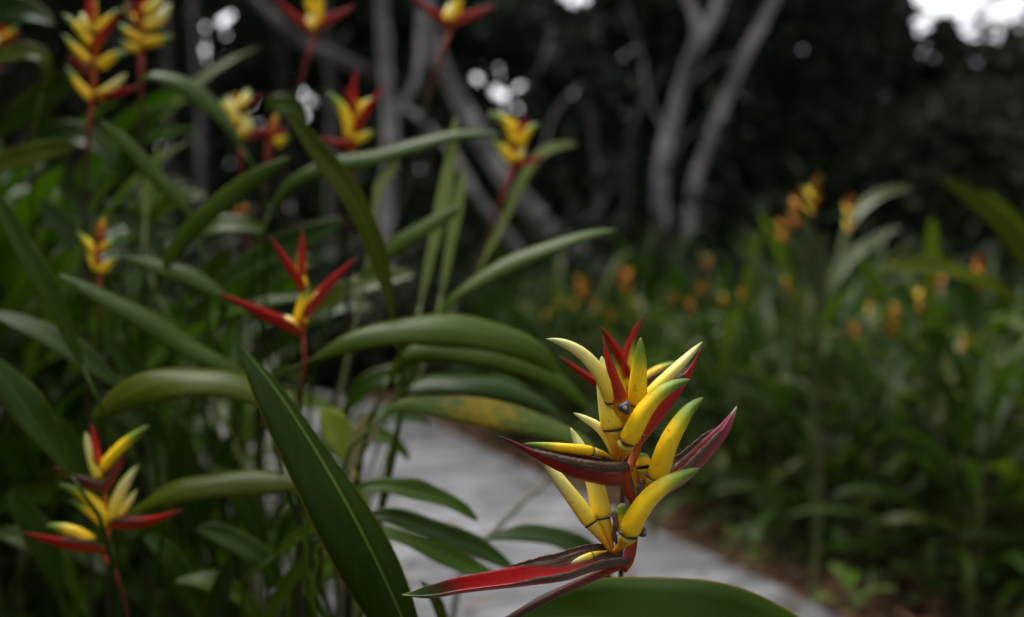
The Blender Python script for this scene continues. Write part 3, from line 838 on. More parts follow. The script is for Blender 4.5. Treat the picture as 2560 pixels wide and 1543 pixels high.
    plant(190, 1.02, 'shoot at the left margin with a long light edged leaf leaning out',
          [(z(.96, (-40, 440), (0, 500), (60, 610), (120, 715), (168, 815), (205, 900)), 62, 30, G, dict(fold=0.4)),
           (z(.92, (-60, 830), (0, 900), (60, 980), (125, 1075), (180, 1160)), 95, 40, K_), (z(1.1, (-20, 752), (100, 800), (200, 862), (300, 940)), 66, 45, K_)], 0.35)
    plant(60, 1.5, 'shoot in the upper left corner with leaves running out of the photo',
          [(z(1.4, (-40, 150), (20, 132), (75, 128), (105, 145), (100, 230)), 50, 40, O), (z(1.3, (190, 352), (120, 362), (60, 378), (-30, 415), (-60, 480)), 60, 35, O),
           (z(1.5, (195, 180), (120, 226), (60, 272), (-30, 340)), 80, 35, K_), (z(1.5, (130, 60), (60, 30), (-40, 40), (-70, 120)), 90, 30, K_)], 0.5)
    plant(730, 1.05, 'shoot of low dark leaves at the bottom edge, left of the broad dark leaf',
          [(z(1.0, (780, 1290), (720, 1370), (660, 1460), (610, 1560)), 44, 35, G), (z(1.05, (560, 1330), (540, 1400), (510, 1500), (490, 1600)), 60, 35, K_),
           (z(1.0, (900, 1215), (800, 1245), (720, 1290), (650, 1350)), 48, 40, G), (z(.95, (1010, 1395), (1050, 1450), (1070, 1520), (1075, 1620)), 36, 30, O)], 0.4)
    plant(820, 1.78, 'small shoot whose single pale leaf tip shows right of the small yellow flower',
          [(z(1.65, (1392, 346), (1345, 352), (1300, 372), (1265, 420), (1200, 560), (1080, 760)), 26, 40, PA, dict(skew=.55))], 0.7)
    plant(2560, 2.1, 'shoot at the right margin with two long arching leaves against the dark wood',
          [(z(2.0, (2262, 425), (2330, 470), (2400, 532), (2450, 600), (2500, 690)), 52, 35, O), (z(2.0, (2105, 655), (2200, 640), (2300, 655), (2400, 695), (2480, 745)), 44, 45, O)], 0.6, 'heliconia shoots right of the path')
    H_, P_ = HEDGE_LEAF, HEDGE_PALE
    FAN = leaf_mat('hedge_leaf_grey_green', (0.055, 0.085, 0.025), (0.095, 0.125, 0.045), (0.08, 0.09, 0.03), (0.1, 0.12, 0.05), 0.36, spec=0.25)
    plant(640, 1.2, 'shoot of dark crossing leaves in the gap below the low arching leaf',
          [(z(1.12, (470, 1270), (560, 1300), (640, 1360), (690, 1450)), 66, 35, K_), (z(1.15, (860, 1330), (790, 1360), (720, 1420), (680, 1500)), 60, 40, G), (z(1.1, (420, 1400), (500, 1400), (580, 1440), (640, 1530)), 60, 45, G),
           (z(1.2, (830, 1190), (760, 1210), (690, 1280), (660, 1380)), 62, 35, K_), (z(1.2, (500, 1120), (560, 1170), (610, 1260), (640, 1380)), 66, 30, K_), (z(1.15, (345, 1290), (400, 1330), (450, 1420), (500, 1520)), 70, 30, K_)], 0.3)
    plant(420, 1.3, 'shoot of dark teal leaves standing behind the flower low at the left',
          [(z(1.25, (90, 980), (150, 1060), (220, 1180), (290, 1330)), 80, 30, K_), (z(1.2, (20, 1180), (60, 1240), (110, 1330), (150, 1450)), 84, 30, K_), (z(1.3, (420, 1010), (440, 1090), (450, 1180), (445, 1300)), 80, 25, K_),
           (z(1.3, (560, 1040), (540, 1100), (510, 1190), (480, 1300)), 66, 30, K_), (z(1.25, (-20, 1280), (60, 1300), (140, 1360), (200, 1460)), 60, 40, G), (z(1.3, (250, 800), (300, 870), (350, 960), (390, 1080)), 66, 35, K_)], 0.3)
    plant(520, 1.6, 'shoot of green leaves in the middle of the left bed between two small orange buds',
          [(z(1.5, (250, 480), (310, 530), (380, 600), (430, 700)), 60, 35, K_), (z(1.5, (560, 600), (520, 640), (490, 700), (480, 800)), 60, 35, G), (z(1.5, (780, 620), (690, 650), (600, 710), (540, 800)), 66, 40, K_),
           (z(1.55, (90, 480), (150, 540), (220, 640), (280, 760)), 66, 35, K_), (z(1.5, (640, 560), (560, 540), (470, 560), (400, 640)), 54, 45, G), (z(1.55, (900, 740), (820, 740), (720, 780), (640, 860)), 60, 45, K_), (z(1.5, (420, 720), (470, 780), (520, 860), (550, 960)), 60, 35, G)], 0.4)
    plant(300, 1.8, 'shoot of dark leaves in the upper left, behind the ladder-like flower',
          [(z(1.7, (60, 360), (140, 330), (220, 340), (290, 420)), 76, 40, K_), (z(1.7, (420, 250), (360, 290), (310, 370), (290, 480)), 56, 35, K_), (z(1.7, (110, 240), (110, 330), (150, 430), (220, 540)), 70, 30, K_), (z(1.7, (20, 540), (90, 520), (170, 560), (240, 650)), 60, 40, G), (z(1.75, (500, 470), (430, 480), (360, 530), (310, 620)), 50, 40, G)], 0.6)
    plant(1960, 3.05, 'tallest shoot of the hedge, its long leaves spreading like a fan under the yellow flower',
          [(z(3.0, (1768, 585), (1810, 630), (1860, 685), (1930, 760)), 46, 35, FAN), (z(3.0, (1880, 545), (1915, 590), (1950, 650), (1965, 740)), 44, 30, FAN), (z(3.0, (1885, 480), (1935, 540), (1960, 620), (1970, 730)), 36, 30, FAN),
           (z(3.0, (1985, 555), (1975, 610), (1972, 680), (1968, 760)), 44, 25, FAN), (z(3.0, (2080, 580), (2040, 630), (2000, 690), (1975, 760)), 44, 35, FAN), (z(3.05, (2165, 545), (2090, 590), (2030, 650), (1985, 740)), 34, 35, FAN), (z(3.05, (2200, 455), (2130, 465), (2060, 520), (2010, 640)), 30, 40, FAN)],
          0.55, 'heliconia shoots right of the path')
    plant(1560, 6.4, 'tall green shoot standing in front of the bases of the two leaning trunks',
          [(z(6.3, (1478, 560), (1500, 600), (1530, 660), (1555, 720)), 34, 30, H_), (z(6.3, (1530, 520), (1545, 580), (1555, 650), (1560, 720)), 34, 30, H_), (z(6.3, (1590, 500), (1585, 570), (1572, 650), (1565, 720)), 36, 30, H_), (z(6.3, (1660, 560), (1630, 600), (1595, 660), (1570, 720)), 34, 30, H_), (z(6.3, (1500, 640), (1520, 670), (1545, 720)), 30, 30, H_)],
          0.6, 'heliconia shoots right of the path')
    # the bent thin stem over the path
    b = P(1120, 1400, 1.3)
    b[2] = 0
    R = thing('dry_stem', b, 'thin grey green dry stem slanting across the grey path', 'stem')
    g = Geo()
    g.tube(curve([b, P(1110, 1380, 1.3), P(1180, 1290, 1.3), P(1260, 1205, 1.32), P(1330, 1140, 1.34), P(1290, 1090, 1.36)], 30), np.linspace(0.005, 0.004, 30), 6)
    link('stalk', g.mesh('stalk', b), simple_mat('dry_stem_grey', (0.16, 0.17, 0.12), 0.7, 0.3, (0.2, 0.19, 0.14), 20), R)


# ------------------------------------------------------------------ free-standing shoots for the bed and the hedge
def free_leaf(az, elev, length, width, droop, z0, seed=0, n=14, cols=5, pet=0.25):
    """a leaf on a shoot at the origin, leaving at height z0"""
    g = Geo()
    r = random.Random(seed)
    h = np.array((math.cos(az), math.sin(az), 0))
    pl = length * pet
    e = math.radians(elev)
    p = [np.array((0, 0, z0))]
    step = length / 8
    ang = e
    for k in range(8):
        p.append(p[-1] + step * (h * math.cos(ang) + np.array((0, 0, math.sin(ang)))))
        ang -= math.radians(droop) / 8 * (0.5 + k / 5)
    b0 = p[0] + (h * math.cos(e) + np.array((0, 0, math.sin(e)))) * pl
    sh = b0 - p[0]
    pts = curve([q + sh for q in p][::-1], n)
    side = norm(np.cross(h, (0, 0, 1.0)))
    tw = r.uniform(-0.5, 0.5)
    S = norm(np.tile(side * math.cos(tw) + np.array((0, 0, math.sin(tw))), (n, 1)))
    T = tangents(pts)
    S = norm(S - T * np.sum(S * T, 1, keepdims=True))
    W = width / 2 * prof(np.linspace(0, 1, n), 0.85)
    blade(g, pts, S, W, 0.25, 0.04, cols, seed)
    g.tube(curve([np.array((0, 0, z0 - 0.03)), p[0], b0, pts[-2]], 6), np.linspace(0.004, 0.0022, 6), 5, v0=0.97, v1=1)
    return g


def shoot_proto(seed, height, nleaf, length, width, mat, label, group, name='heliconia_plant'):
    r = random.Random(seed)
    R = thing(name, (0, 0, 0), label, 'plant', group)
    g = Geo()
    g.tube(curve([(0, 0, -0.03), (r.uniform(-.02, .02), r.uniform(-.02, .02), height * .5), (0, 0, height)], 7), np.linspace(0.012, 0.005, 7), 6)
    link('stem', g.mesh('stem'), STEM, R)
    az = r.uniform(0, 6.28)
    for k in range(nleaf):
        f = k / max(nleaf - 1, 1)
        az += 2.4 + r.uniform(-.5, .5)
        g = free_leaf(az, 25 + 45 * f + r.uniform(-10, 10), length * r.uniform(.75, 1.15), width * r.uniform(.8, 1.2), r.uniform(50, 110) * (1.1 - .5 * f), height * (0.12 + 0.88 * f), seed * 31 + k)
        link('leaf', g.mesh('leaf'), mat, R)
    return R


def place(protos, used, i, x, y, s, label=None, zz=0.0):
    k = i % len(protos)
    o = protos[k] if k not in used else copy_tree(protos[k])
    used.add(k)
    o.location = (x, y, zz)
    o.rotation_euler = (random.uniform(-.08, .08), random.uniform(-.08, .08), random.uniform(0, 6.28))
    o.scale = (s, s, s)
    if label:
        o['label'] = label
    return o


def edge_x(y):      # right edge of the path
    return 0.98 + (2.9 - y) * 0.398


PATH_W = 1.72


def fills():
    gl, ll = 'shaded shoots deep in the left bed', 'shaded leafy heliconia shoot packed deep in the dark left bed'
    pr = [shoot_proto(100 + i, random.uniform(.55, .95), 10, 0.52, 0.065, (LEAF_DARK, LEAF, LEAF_DARK, LEAF)[i % 4], ll, gl) for i in range(6)]
    used, i, tries = set(), 0, 0
    while i < 100 and tries < 4000:
        tries += 1
        y = random.uniform(1.45, 4.6)
        x = random.uniform(-0.62 * y - 0.3, edge_x(y) - PATH_W - 0.12)
        if x > -0.19 * y - 0.08:
            continue
        place(pr, used, i, x, y, random.uniform(.85, 1.35) if x < -.42 * y else random.uniform(.55, .8))
        i += 1
    gr, lr = 'heliconia hedge right of the path', 'leafy heliconia shoot in the blurred hedge right of the path'
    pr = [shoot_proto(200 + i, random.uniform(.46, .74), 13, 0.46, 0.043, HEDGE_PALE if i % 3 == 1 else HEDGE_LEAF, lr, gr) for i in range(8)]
    used, spots = set(), []
    while len(spots) < 260:
        y = random.uniform(2.7, 8.2)
        x = edge_x(y) + 0.27 + random.uniform(0, 1) ** 1.3 * 3.2
        if x > -0.03 * y and x < 0.62 * y + 0.4:
            spots.append((y, x))
    spots.sort()
    for i, (y, x) in enumerate(spots[:130]):
        place(pr, used, i, x, y, random.uniform(.8, 1.05))
    # the far part of the hedge, one mass
    g = Geo()
    tmpl = []
    for o in pr:
        vs, fs, us, n0 = [], [], [], 0
        for ch in o.children:
            m = ch.data
            v = np.empty(len(m.vertices) * 3)
            m.vertices.foreach_get('co', v)
            uvv = np.zeros((len(m.vertices), 2))
            for lp, q in zip(m.loops, m.uv_layers[0].data):
                uvv[lp.vertex_index] = q.uv
            vs.append(v.reshape(-1, 3))
            us.append(uvv)
            fs += [tuple(k + n0 for k in p_.vertices) for p_ in m.polygons]
            n0 += len(m.vertices)
        tmpl.append((np.vstack(vs), fs, np.vstack(us)))
    for i, (y, x) in enumerate(spots[130:]):
        v, f, u = tmpl[i % len(tmpl)]
        a, sc = random.uniform(0, 6.28), random.uniform(.85, 1.1)
        ca, sa = math.cos(a) * sc, math.sin(a) * sc
        g.add(np.stack((v[:, 0] * ca - v[:, 1] * sa + x, v[:, 0] * sa + v[:, 1] * ca + y, v[:, 2] * sc), 1), f, u)
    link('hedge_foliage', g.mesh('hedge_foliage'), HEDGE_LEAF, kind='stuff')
    lf = 'low leafy shoot along the foot of the hedge, beside the brown litter'
    for i in range(50):
        y = random.uniform(2.5, 6.5)
        x = edge_x(y) + random.uniform(.22, .65)
        place(pr, used, i, x, y, random.uniform(.3, .55), lf)


def hedge_flowers():
    gr = 'orange flowers above the hedge'
    B0 = np.zeros(3)

    def proto(seed):
        r = random.Random(seed)
        R = thing('heliconia_flower', (0, 0, 0), '', 'flower', gr)
        g = Geo()
        g.tube(curve([(0, 0, -1.0), (0.02, 0.01, -.5), (0, 0, 0), (0.004, 0, .06), (-.004, 0, .12)], 16), np.linspace(.005, .003, 16), 6)
        link('stalk', g.mesh('stalk'), STALK, R)
        for k in range(4):
            a = k * math.pi + r.uniform(-.4, .4)
            h = np.array((math.cos(a), math.sin(a), 0))
            z0 = k * .032
            p = curve([(0, 0, z0), h * .03 + np.array((0, 0, z0 + .018)), h * .062 + np.array((0, 0, z0 + .055 + .01 * k))], 8)
            g = Geo()
            s = np.cross(h, (0, 0, 1.0))
            Wd = np.array((.006, .009, .010, .009, .008, .006, .004, .0005))
            blade(g, p[::-1], np.tile(s, (8, 1)), Wd[::-1], 0.8, 0.0, 5, k)
            link('bract', g.mesh('bract'), BRACT, R)
            for q in range(2):
                a2 = a + r.uniform(-.7, .7)
                h2 = np.array((math.cos(a2), math.sin(a2), 0))
                p = curve([np.array((0, 0, z0 + .006)), h2 * .02 + np.array((0, 0, z0 + .03)), h2 * .045 + np.array((0, 0, z0 + .062))], 8)
                g = Geo()
                g.tube(p, np.array((.003, .006, .0075, .0075, .007, .006, .004, .001)), 7)
                link('floret', g.mesh('floret'), FLORET_FAR, R)
        return R
    pr = [proto(1), proto(2), proto(3)]
    used = set()
    spots = [(1958, 470, 3.0, 'yellow blurred flower standing highest above the hedge on the right', 1.15), (1905, 505, 3.0, 'orange blurred flower in the hedge, upper left of the highest yellow one', 1.0), (1890, 548, 3.1, 'orange blurred flower touching the one above it at the hedge top', .9),
             (2042, 512, 3.0, 'pale orange blurred flower right of the highest yellow one', 1.15), (2365, 650, 3.0, 'orange blurred flower standing alone near the right margin against the black wood', 1.05),
             (2250, 665, 3.2, 'orange blurred flower behind the arching leaf by the right margin', .8), (2215, 712, 3.0, 'bright orange blurred flower just under the arching leaf at the right', .85), (1502, 672, 4.2, 'pair-like orange flower blot left in the hedge, near the trunk bases', 1.3),
             (1406, 695, 4.6, 'orange blurred flower at the far left end of the hedge, highest there', 1.2)]
    many = [(1382, 722, 4.8), (1432, 722, 4.5), (1700, 615, 4.0), (1895, 662, 3.4), (2150, 728, 3.1), (2145, 768, 3.0), (1524, 712, 4.2), (1690, 676, 3.8), (2056, 770, 3.1), (2092, 718, 3.2), (1620, 700, 4.0), (1782, 690, 3.6), (1345, 715, 5.0), (1900, 700, 3.4), (1660, 720, 3.9), (1740, 705, 3.7),
            (2320, 800, 2.9), (1470, 745, 4.4), (1310, 745, 5.0)]
    for i, s in enumerate(spots + [m + ('orange blurred heliconia flower half sunk among the hedge leaves', 0.6) for m in many]):
        p = P(*s[:3])
        k = i % 3
        o = pr[k] if k not in used else copy_tree(pr[k])
        used.add(k)
        o.location = p - np.array((0, 0, .06))
        o.scale = (s[4] * .62,) * 3
        o.rotation_euler = (random.uniform(-.15, .15), random.uniform(-.15, .15), random.uniform(0, 6.28))
        o['label'] = s[3]
        if s[3].startswith(('yellow', 'pale')):
            for ch in o.children:
                if ch.name.startswith('floret'):
                    ch.data = ch.data.copy()
                    ch.data.materials[0] = FLORET


FLORET_FAR = ramp_mat('floret_orange', [(0.0, (0.42, 0.10, 0.001)), (0.5, (0.52, 0.20, 0.001)), (0.85, (0.50, 0.26, 0.002)), (1.0, (0.3, 0.22, 0.01))], 0.55, 0.1)


# ------------------------------------------------------------------ ground, path
def height(x, y):
    t = np.clip((y - 10.5) / 9, 0, 1)
    return 1.9 * t * t * (3 - 2 * t) + 0.05 * np.sin(x * 1.3) * np.clip((y - 6) / 6, 0, 1)


def setting():
    xs = np.concatenate((-np.geomspace(300, 6, 14), np.linspace(-5.5, 5.5, 45), np.geomspace(6, 300, 14)))
    ys = np.concatenate((-np.geomspace(300, 4, 12), np.linspace(-3.5, 24, 100), np.geomspace(26, 300, 12)))
    Xg, Yg = np.meshgrid(xs, ys)
    Z = height(Xg, Yg) + 0.02 * np.sin(Xg * 5.1 + Yg * 3.3) * np.sin(Yg * 4.7) * (np.abs(Xg) < 6)
    ex = 0.98 + (2.9 - Yg) * .398 - .13 * np.maximum(Yg - 6.6, 0) ** 2
    onp = (Xg < ex + .12) & (Xg > ex - PATH_W - .12) & (Yg < 12) & (Yg > -6)
    Z = np.where(onp, -0.05, Z)
    g = Geo()
    g.grid(np.stack((Xg, Yg, Z), 2), np.stack((Xg, Yg), 2))
    m, t, b = mat_new('soil_and_litter')
    tc = t.nodes.new('ShaderNodeTexCoord')
    n1 = noise(t, 3, tc.outputs['Object'], 6)
    n2 = noise(t, 40, tc.outputs['Object'], 5, .65)
    c = mix(t, n1, (0.030, 0.019, 0.012), (0.075, 0.043, 0.026))
    c = mix(t, math_(t, 'MULTIPLY', n2, 0.6), c, (0.10, 0.065, 0.04))
    t.links.new(c, b.inputs['Base Color'])
    b.inputs['Roughness'].default_value = 0.95
    bump(t, b, n2, 0.8, 0.03)
    link('ground', g.mesh('ground'), m, kind='structure')

    # grey path: cast slab with rounded edges
    yy = np.linspace(-5, 11, 120)
    dirv = norm(np.array((-0.398, 1, 0)))
    lat = norm(np.array((1, 0.398, 0)))
    prof_x = np.array((-PATH_W + .0, -PATH_W + .004, -PATH_W + .02, -PATH_W * .75, -PATH_W * .5, -PATH_W * .25, -.02, -.004, 0.0)) * 0.929
    prof_z = np.array((-.08, .022, .036, .040, .042, .040, .036, .022, -.08))
    rw = 0.008 * np.sin(yy * 2.3) + 0.006 * np.sin(yy * 5.9 + 1)
    o0 = np.stack((0.98 + (2.9 - yy) * .398 - .13 * np.maximum(yy - 6.6, 0) ** 2, yy, 0 * yy), 1)
    G_ = o0[:, None] + lat[None, None] * (prof_x[None, :, None] + rw[:, None, None]) + np.array((0, 0, 1.0))[None, None] * prof_z[None, :, None]
    g = Geo()
    g.grid(G_, np.stack(np.meshgrid(np.linspace(0, PATH_W, 9), yy), 2))
    m, t, b = mat_new('path_concrete')
    uv, u, v = uvs(t)
    n1 = noise(t, 3.4, mapping(t, uv, (1.0, 1.3, 1)), 8, .68)
    n2 = noise(t, 3.2, mapping(t, uv, (1.0, 3.4, 1)), 5, .6)      # broom marks across
    n3 = noise(t, 90, uv, 4, .6)
    n4 = noise(t, 3.2, mapping(t, uv, (1, 1.8, 1)), 4, .6)
    c = ramp(t, [(0.43, (0.066, 0.066, 0.071)), (0.50, (0.155, 0.154, 0.164)), (0.57, (0.240, 0.238, 0.252))], math_(t, 'ADD', math_(t, 'MULTIPLY', n1, .4), math_(t, 'MULTIPLY', n2, .6)))
    c = mix(t, math_(t, 'MULTIPLY', n3, .35), c, (0.2, 0.195, 0.2))
    n6 = noise(t, 1.3, mapping(t, uv, (1.0, 1.6, 1)), 4, .6)
    lo = t.nodes.new('ShaderNodeMapRange')
    lo.inputs[1].default_value, lo.inputs[2].default_value, lo.inputs[3].default_value, lo.inputs[4].default_value = .40, .60, .58, 1.18
    t.links.new(n6, lo.inputs[0])
    cb = t.nodes.new('ShaderNodeCombineColor')
    for k in range(3):
        t.links.new(lo.outputs[0], cb.inputs[k])
    c = mix(t, 1.0, c, cb.outputs[0], 'MULTIPLY')
    sp = t.nodes.new('ShaderNodeMapRange')
    sp.inputs[1].default_value, sp.inputs[2].default_value = .54, .60
    t.links.new(n4, sp.inputs[0])
    c = mix(t, math_(t, 'MULTIPLY', sp.outputs[0], .65), c, (0.06, 0.058, 0.06))
    t.links.new(c, b.inputs['Base Color'])
    b.inputs['Roughness'].default_value = 0.8
    bump(t, b, math_(t, 'ADD', n2, n3), .35, .004)
    link('path', g.mesh('path'), m, kind='structure')

    # small fallen bits on the path
    yb = rng.uniform(2.3, 7, 110)
    xb = 0.98 + (2.9 - yb) * .398 - rng.uniform(.03, 1.6, 110) ** 1.0
    leaves_cloud('path_litter', np.stack((xb, yb, 0.048 + 0 * yb), 1), .035, .014, LITTER, flatness=0.9, props=dict(kind='stuff'))
    # leaf litter, nobody could count it
    n = 5200
    y = rng.uniform(1.2, 11, n)
    side = rng.random(n) < 0.72
    x = np.where(side, 0.98 + (2.9 - y) * .398 + 0.02 + rng.exponential(.6, n), 0.98 + (2.9 - y) * .398 - PATH_W - rng.exponential(.7, n))
    leaves_cloud('leaf_litter', np.stack((x, y, height(x, y) + rng.uniform(.005, .03, n)), 1), .05, .02, LITTER, flatness=0.85, props=dict(kind='stuff'))


def foliage_mat(name, a, b_, c_=None, rough=0.5):
    m, t, b = mat_new(name)
    uv, u, v = uvs(t)
    c = ramp(t, [(0, a), (0.6, b_), (1, c_ or b_)], u)
    t.links.new(c, b.inputs['Base Color'])
    b.inputs['Roughness'].default_value = rough
    b.inputs['Specular IOR Level'].default_value = 0.18
    tr = t.nodes.new('ShaderNodeBsdfTranslucent')
    t.links.new(c, tr.inputs[0])
    ms = t.nodes.new('ShaderNodeMixShader')
    ms.inputs[0].default_value = 0.12
    t.links.new(b.outputs[0], ms.inputs[1])
    t.links.new(tr.outputs[0], ms.inputs[2])
    t.links.new(ms.outputs[0], t.nodes['Material Output'].inputs[0])
    return m


LITTER = foliage_mat('dead_leaf', (0.05, 0.026, 0.016), (0.12, 0.06, 0.032), (0.19, 0.12, 0.07), 0.8)
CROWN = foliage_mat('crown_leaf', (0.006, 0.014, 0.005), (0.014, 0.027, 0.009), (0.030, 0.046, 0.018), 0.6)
CROWN_PAINTED_LIT = foliage_mat('crown_leaf_painted_lit', (0.03, 0.05, 0.028), (0.06, 0.085, 0.055), (0.10, 0.13, 0.09), 0.55)  # lit, misty look of the foliage put into a lighter leaf colour


def leaves_cloud(name, pos, ln, wd, mat, parent=None, org=(0, 0, 0), flatness=0.3, props=None):
    """many leaf-sized folded blades in one mesh"""
    n = len(pos)
    a = norm(rng.normal(size=(n, 3)) * np.array((1, 1, 1 - flatness)))
    u = rng.normal(size=(n, 3)) * np.array((1, 1, 1 - flatness))
    if flatness > 0.8:
        a[:, 2] *= .3
        u[:, 2] *= .3
        a = norm(a)
    s = norm(u - a * np.sum(a * u, 1, keepdims=True))
    up = np.cross(a, s)
    L = ln * rng.uniform(.6, 1.3, n)[:, None]
    W = wd * rng.uniform(.7, 1.3, n)[:, None]
    v = np.empty((n, 6, 3))
    v[:, 0] = pos - a * L
    v[:, 1] = pos - a * L * .2 + s * W + up * W * .35
    v[:, 2] = pos + a * L * .45 + s * W * .8 + up * W * .3
    v[:, 3] = pos + a * L
    v[:, 4] = pos + a * L * .45 - s * W * .8 + up * W * .3
    v[:, 5] = pos - a * L * .2 - s * W + up * W * .35
    m = bpy.data.meshes.new(name)
    nf = n * 2
    m.vertices.add(n * 6)
    m.vertices.foreach_set('co', (v - np.asarray(org)).reshape(-1).astype(np.float32))
    idx = (np.arange(n) * 6)[:, None] + np.array((0, 1, 2, 3, 0, 3, 4, 5))[None]
    m.loops.add(n * 8)
    m.loops.foreach_set('vertex_index', idx.ravel().astype(np.int32))
    m.polygons.add(nf)
    m.polygons.foreach_set('loop_start', (np.arange(nf) * 4).astype(np.int32))
    m.update(calc_edges=True)
    lay = m.uv_layers.new(name='UVMap')
    r = np.repeat(rng.random(n), 8)
    lay.data.foreach_set('uv', np.stack((r, r), 1).ravel().astype(np.float32))
    return link(name, m, mat, parent, **(props or {}))


# ------------------------------------------------------------------ the wood behind
# openings in the leaf canopy through which the sky shows (direction as seen from the path, size)
GAPS = [(495, 65, 14), (545, 45, 14), (545, 80, 13), (500, 120, 15), (540, 130, 8), (496, 142, 10), (1150, 192, 15), (1205, 175, 10), (1240, 215, 14), (1195, 222, 14), (1215, 245, 15), (1250, 262, 8), (745, 240, 12), (722, 220, 8), (722, 284, 15), (1018, 398, 15), (625, 300, 10), (600, 250, 9), (690, 500, 9),
        (390, 350, 9), (1785, 228, 9), (1870, 272, 11), (1850, 10, 12), (2040, 10, 11), (2115, 20, 12), (2110, 65, 10), (2178, 95, 11), (1930, 115, 9), (1860, 50, 10), (2220, 120, 10), (1435, 395, 8), (548, 385, 8), (380, 20, 18)]
BIG = [(2215, 58, 30, 26), (2290, -20, 100, 62), (2340, 55, 42, 52), (2420, 0, 70, 60), (2395, 80, 22, 26), (2462, 60, 20, 24), (1372, -10, 46, 24)]


def keep(pos):
    q = project(pos)
    k = np.ones(len(pos), bool)
    inview = q[:, 2] > 4
    for gx, gy, r in GAPS:
        rr = (r if gx < 1500 else r * .7) + 1500 * .085 / q[:, 2]
        k &= ~(inview & ((q[:, 0] - gx) ** 2 + (q[:, 1] - gy) ** 2 < rr ** 2))
    stray = rng.random(len(pos)) < .05
    for gx, gy, rx, ry in BIG:
        e = 1200 * .085 / q[:, 2]
        k &= ~(inview & (((q[:, 0] - gx) / (rx + e)) ** 2 + ((q[:, 1] - gy) / (ry + e)) ** 2 < 1)) | (stray & k)
    return k


def bark_mat(name, a, b_, c_):
    m, t, b = mat_new(name)
    tc = t.nodes.new('ShaderNodeTexCoord')
    n1 = noise(t, 3.2, mapping(t, tc.outputs['Object'], (1, 1, .45)), 6, .6)
    n2 = noise(t, 40, mapping(t, tc.outputs['Object'], (1, 1, .3)), 5, .6)
    c = ramp(t, [(.40, a), (.5, b_), (.60, c_)], math_(t, 'ADD', math_(t, 'MULTIPLY', n1, .65), math_(t, 'MULTIPLY', n2, .35)))
    t.links.new(c, b.inputs['Base Color'])
    b.inputs['Roughness'].default_value = .85
    bump(t, b, n2, .6, .02)
    return m


BARK = bark_mat('bark_grey', (0.05, 0.046, 0.045), (0.18, 0.168, 0.165), (0.40, 0.375, 0.37))
BARK_DIM = bark_mat('bark_brown_grey', (0.022, 0.020, 0.018), (0.055, 0.048, 0.044), (0.12, 0.105, 0.098))


def tree(label, path, rad, bark, limbs=(), crown=(), group=None, name='tree', lsize=(.085, .034), mat=None):
    """path: world points foot to top; limbs: (points, radius); crown: (centre, radii, leaves)"""
    b = np.asarray(path[0], float)
    R = thing(name, b, label, 'tree', group)
    g = Geo()
    n = 40
    p = curve(path, n)
    p = p + np.stack((np.sin(np.arange(n) * .9), np.cos(np.arange(n) * .7), 0 * np.arange(n)), 1) * rad * .06
    rad *= .60
    rr = rad * np.linspace(1.0, .5, n) * (1 + .05 * np.sin(np.arange(n) * 1.3))
    rr[:4] *= np.array((1.5, 1.3, 1.15, 1.05))
    g.tube(p, rr, 12, .04)
    link('trunk', g.mesh('trunk', b), bark, R)
    for pts, r in limbs:
        g = Geo()
        g.tube(curve(pts, 16), r * np.linspace(1, .35, 16), 8)
        link('branch', g.mesh('branch', b), bark, R)
    pos = []
    for c, rd, cnt in crown:
        # clumps inside the blob
        k = max(3, cnt // 90)
        cc_ = norm(rng.normal(size=(k, 3))) * rng.uniform(.25, 1, (k, 1)) ** .5 * np.asarray(rd) + np.asarray(c)
        i = rng.integers(0, k, cnt)
        pos.append(cc_[i] + rng.normal(size=(cnt, 3)) * np.asarray(rd) * .16)
    if pos:
        pos = np.vstack(pos)
        pos = pos[keep(pos)]
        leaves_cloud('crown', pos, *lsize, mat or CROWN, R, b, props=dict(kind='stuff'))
    return R


def gp(vx, d):
    p = P(vx, 640, d)
    p[2] = float(height(p[0], p[1])) - .05
    return p


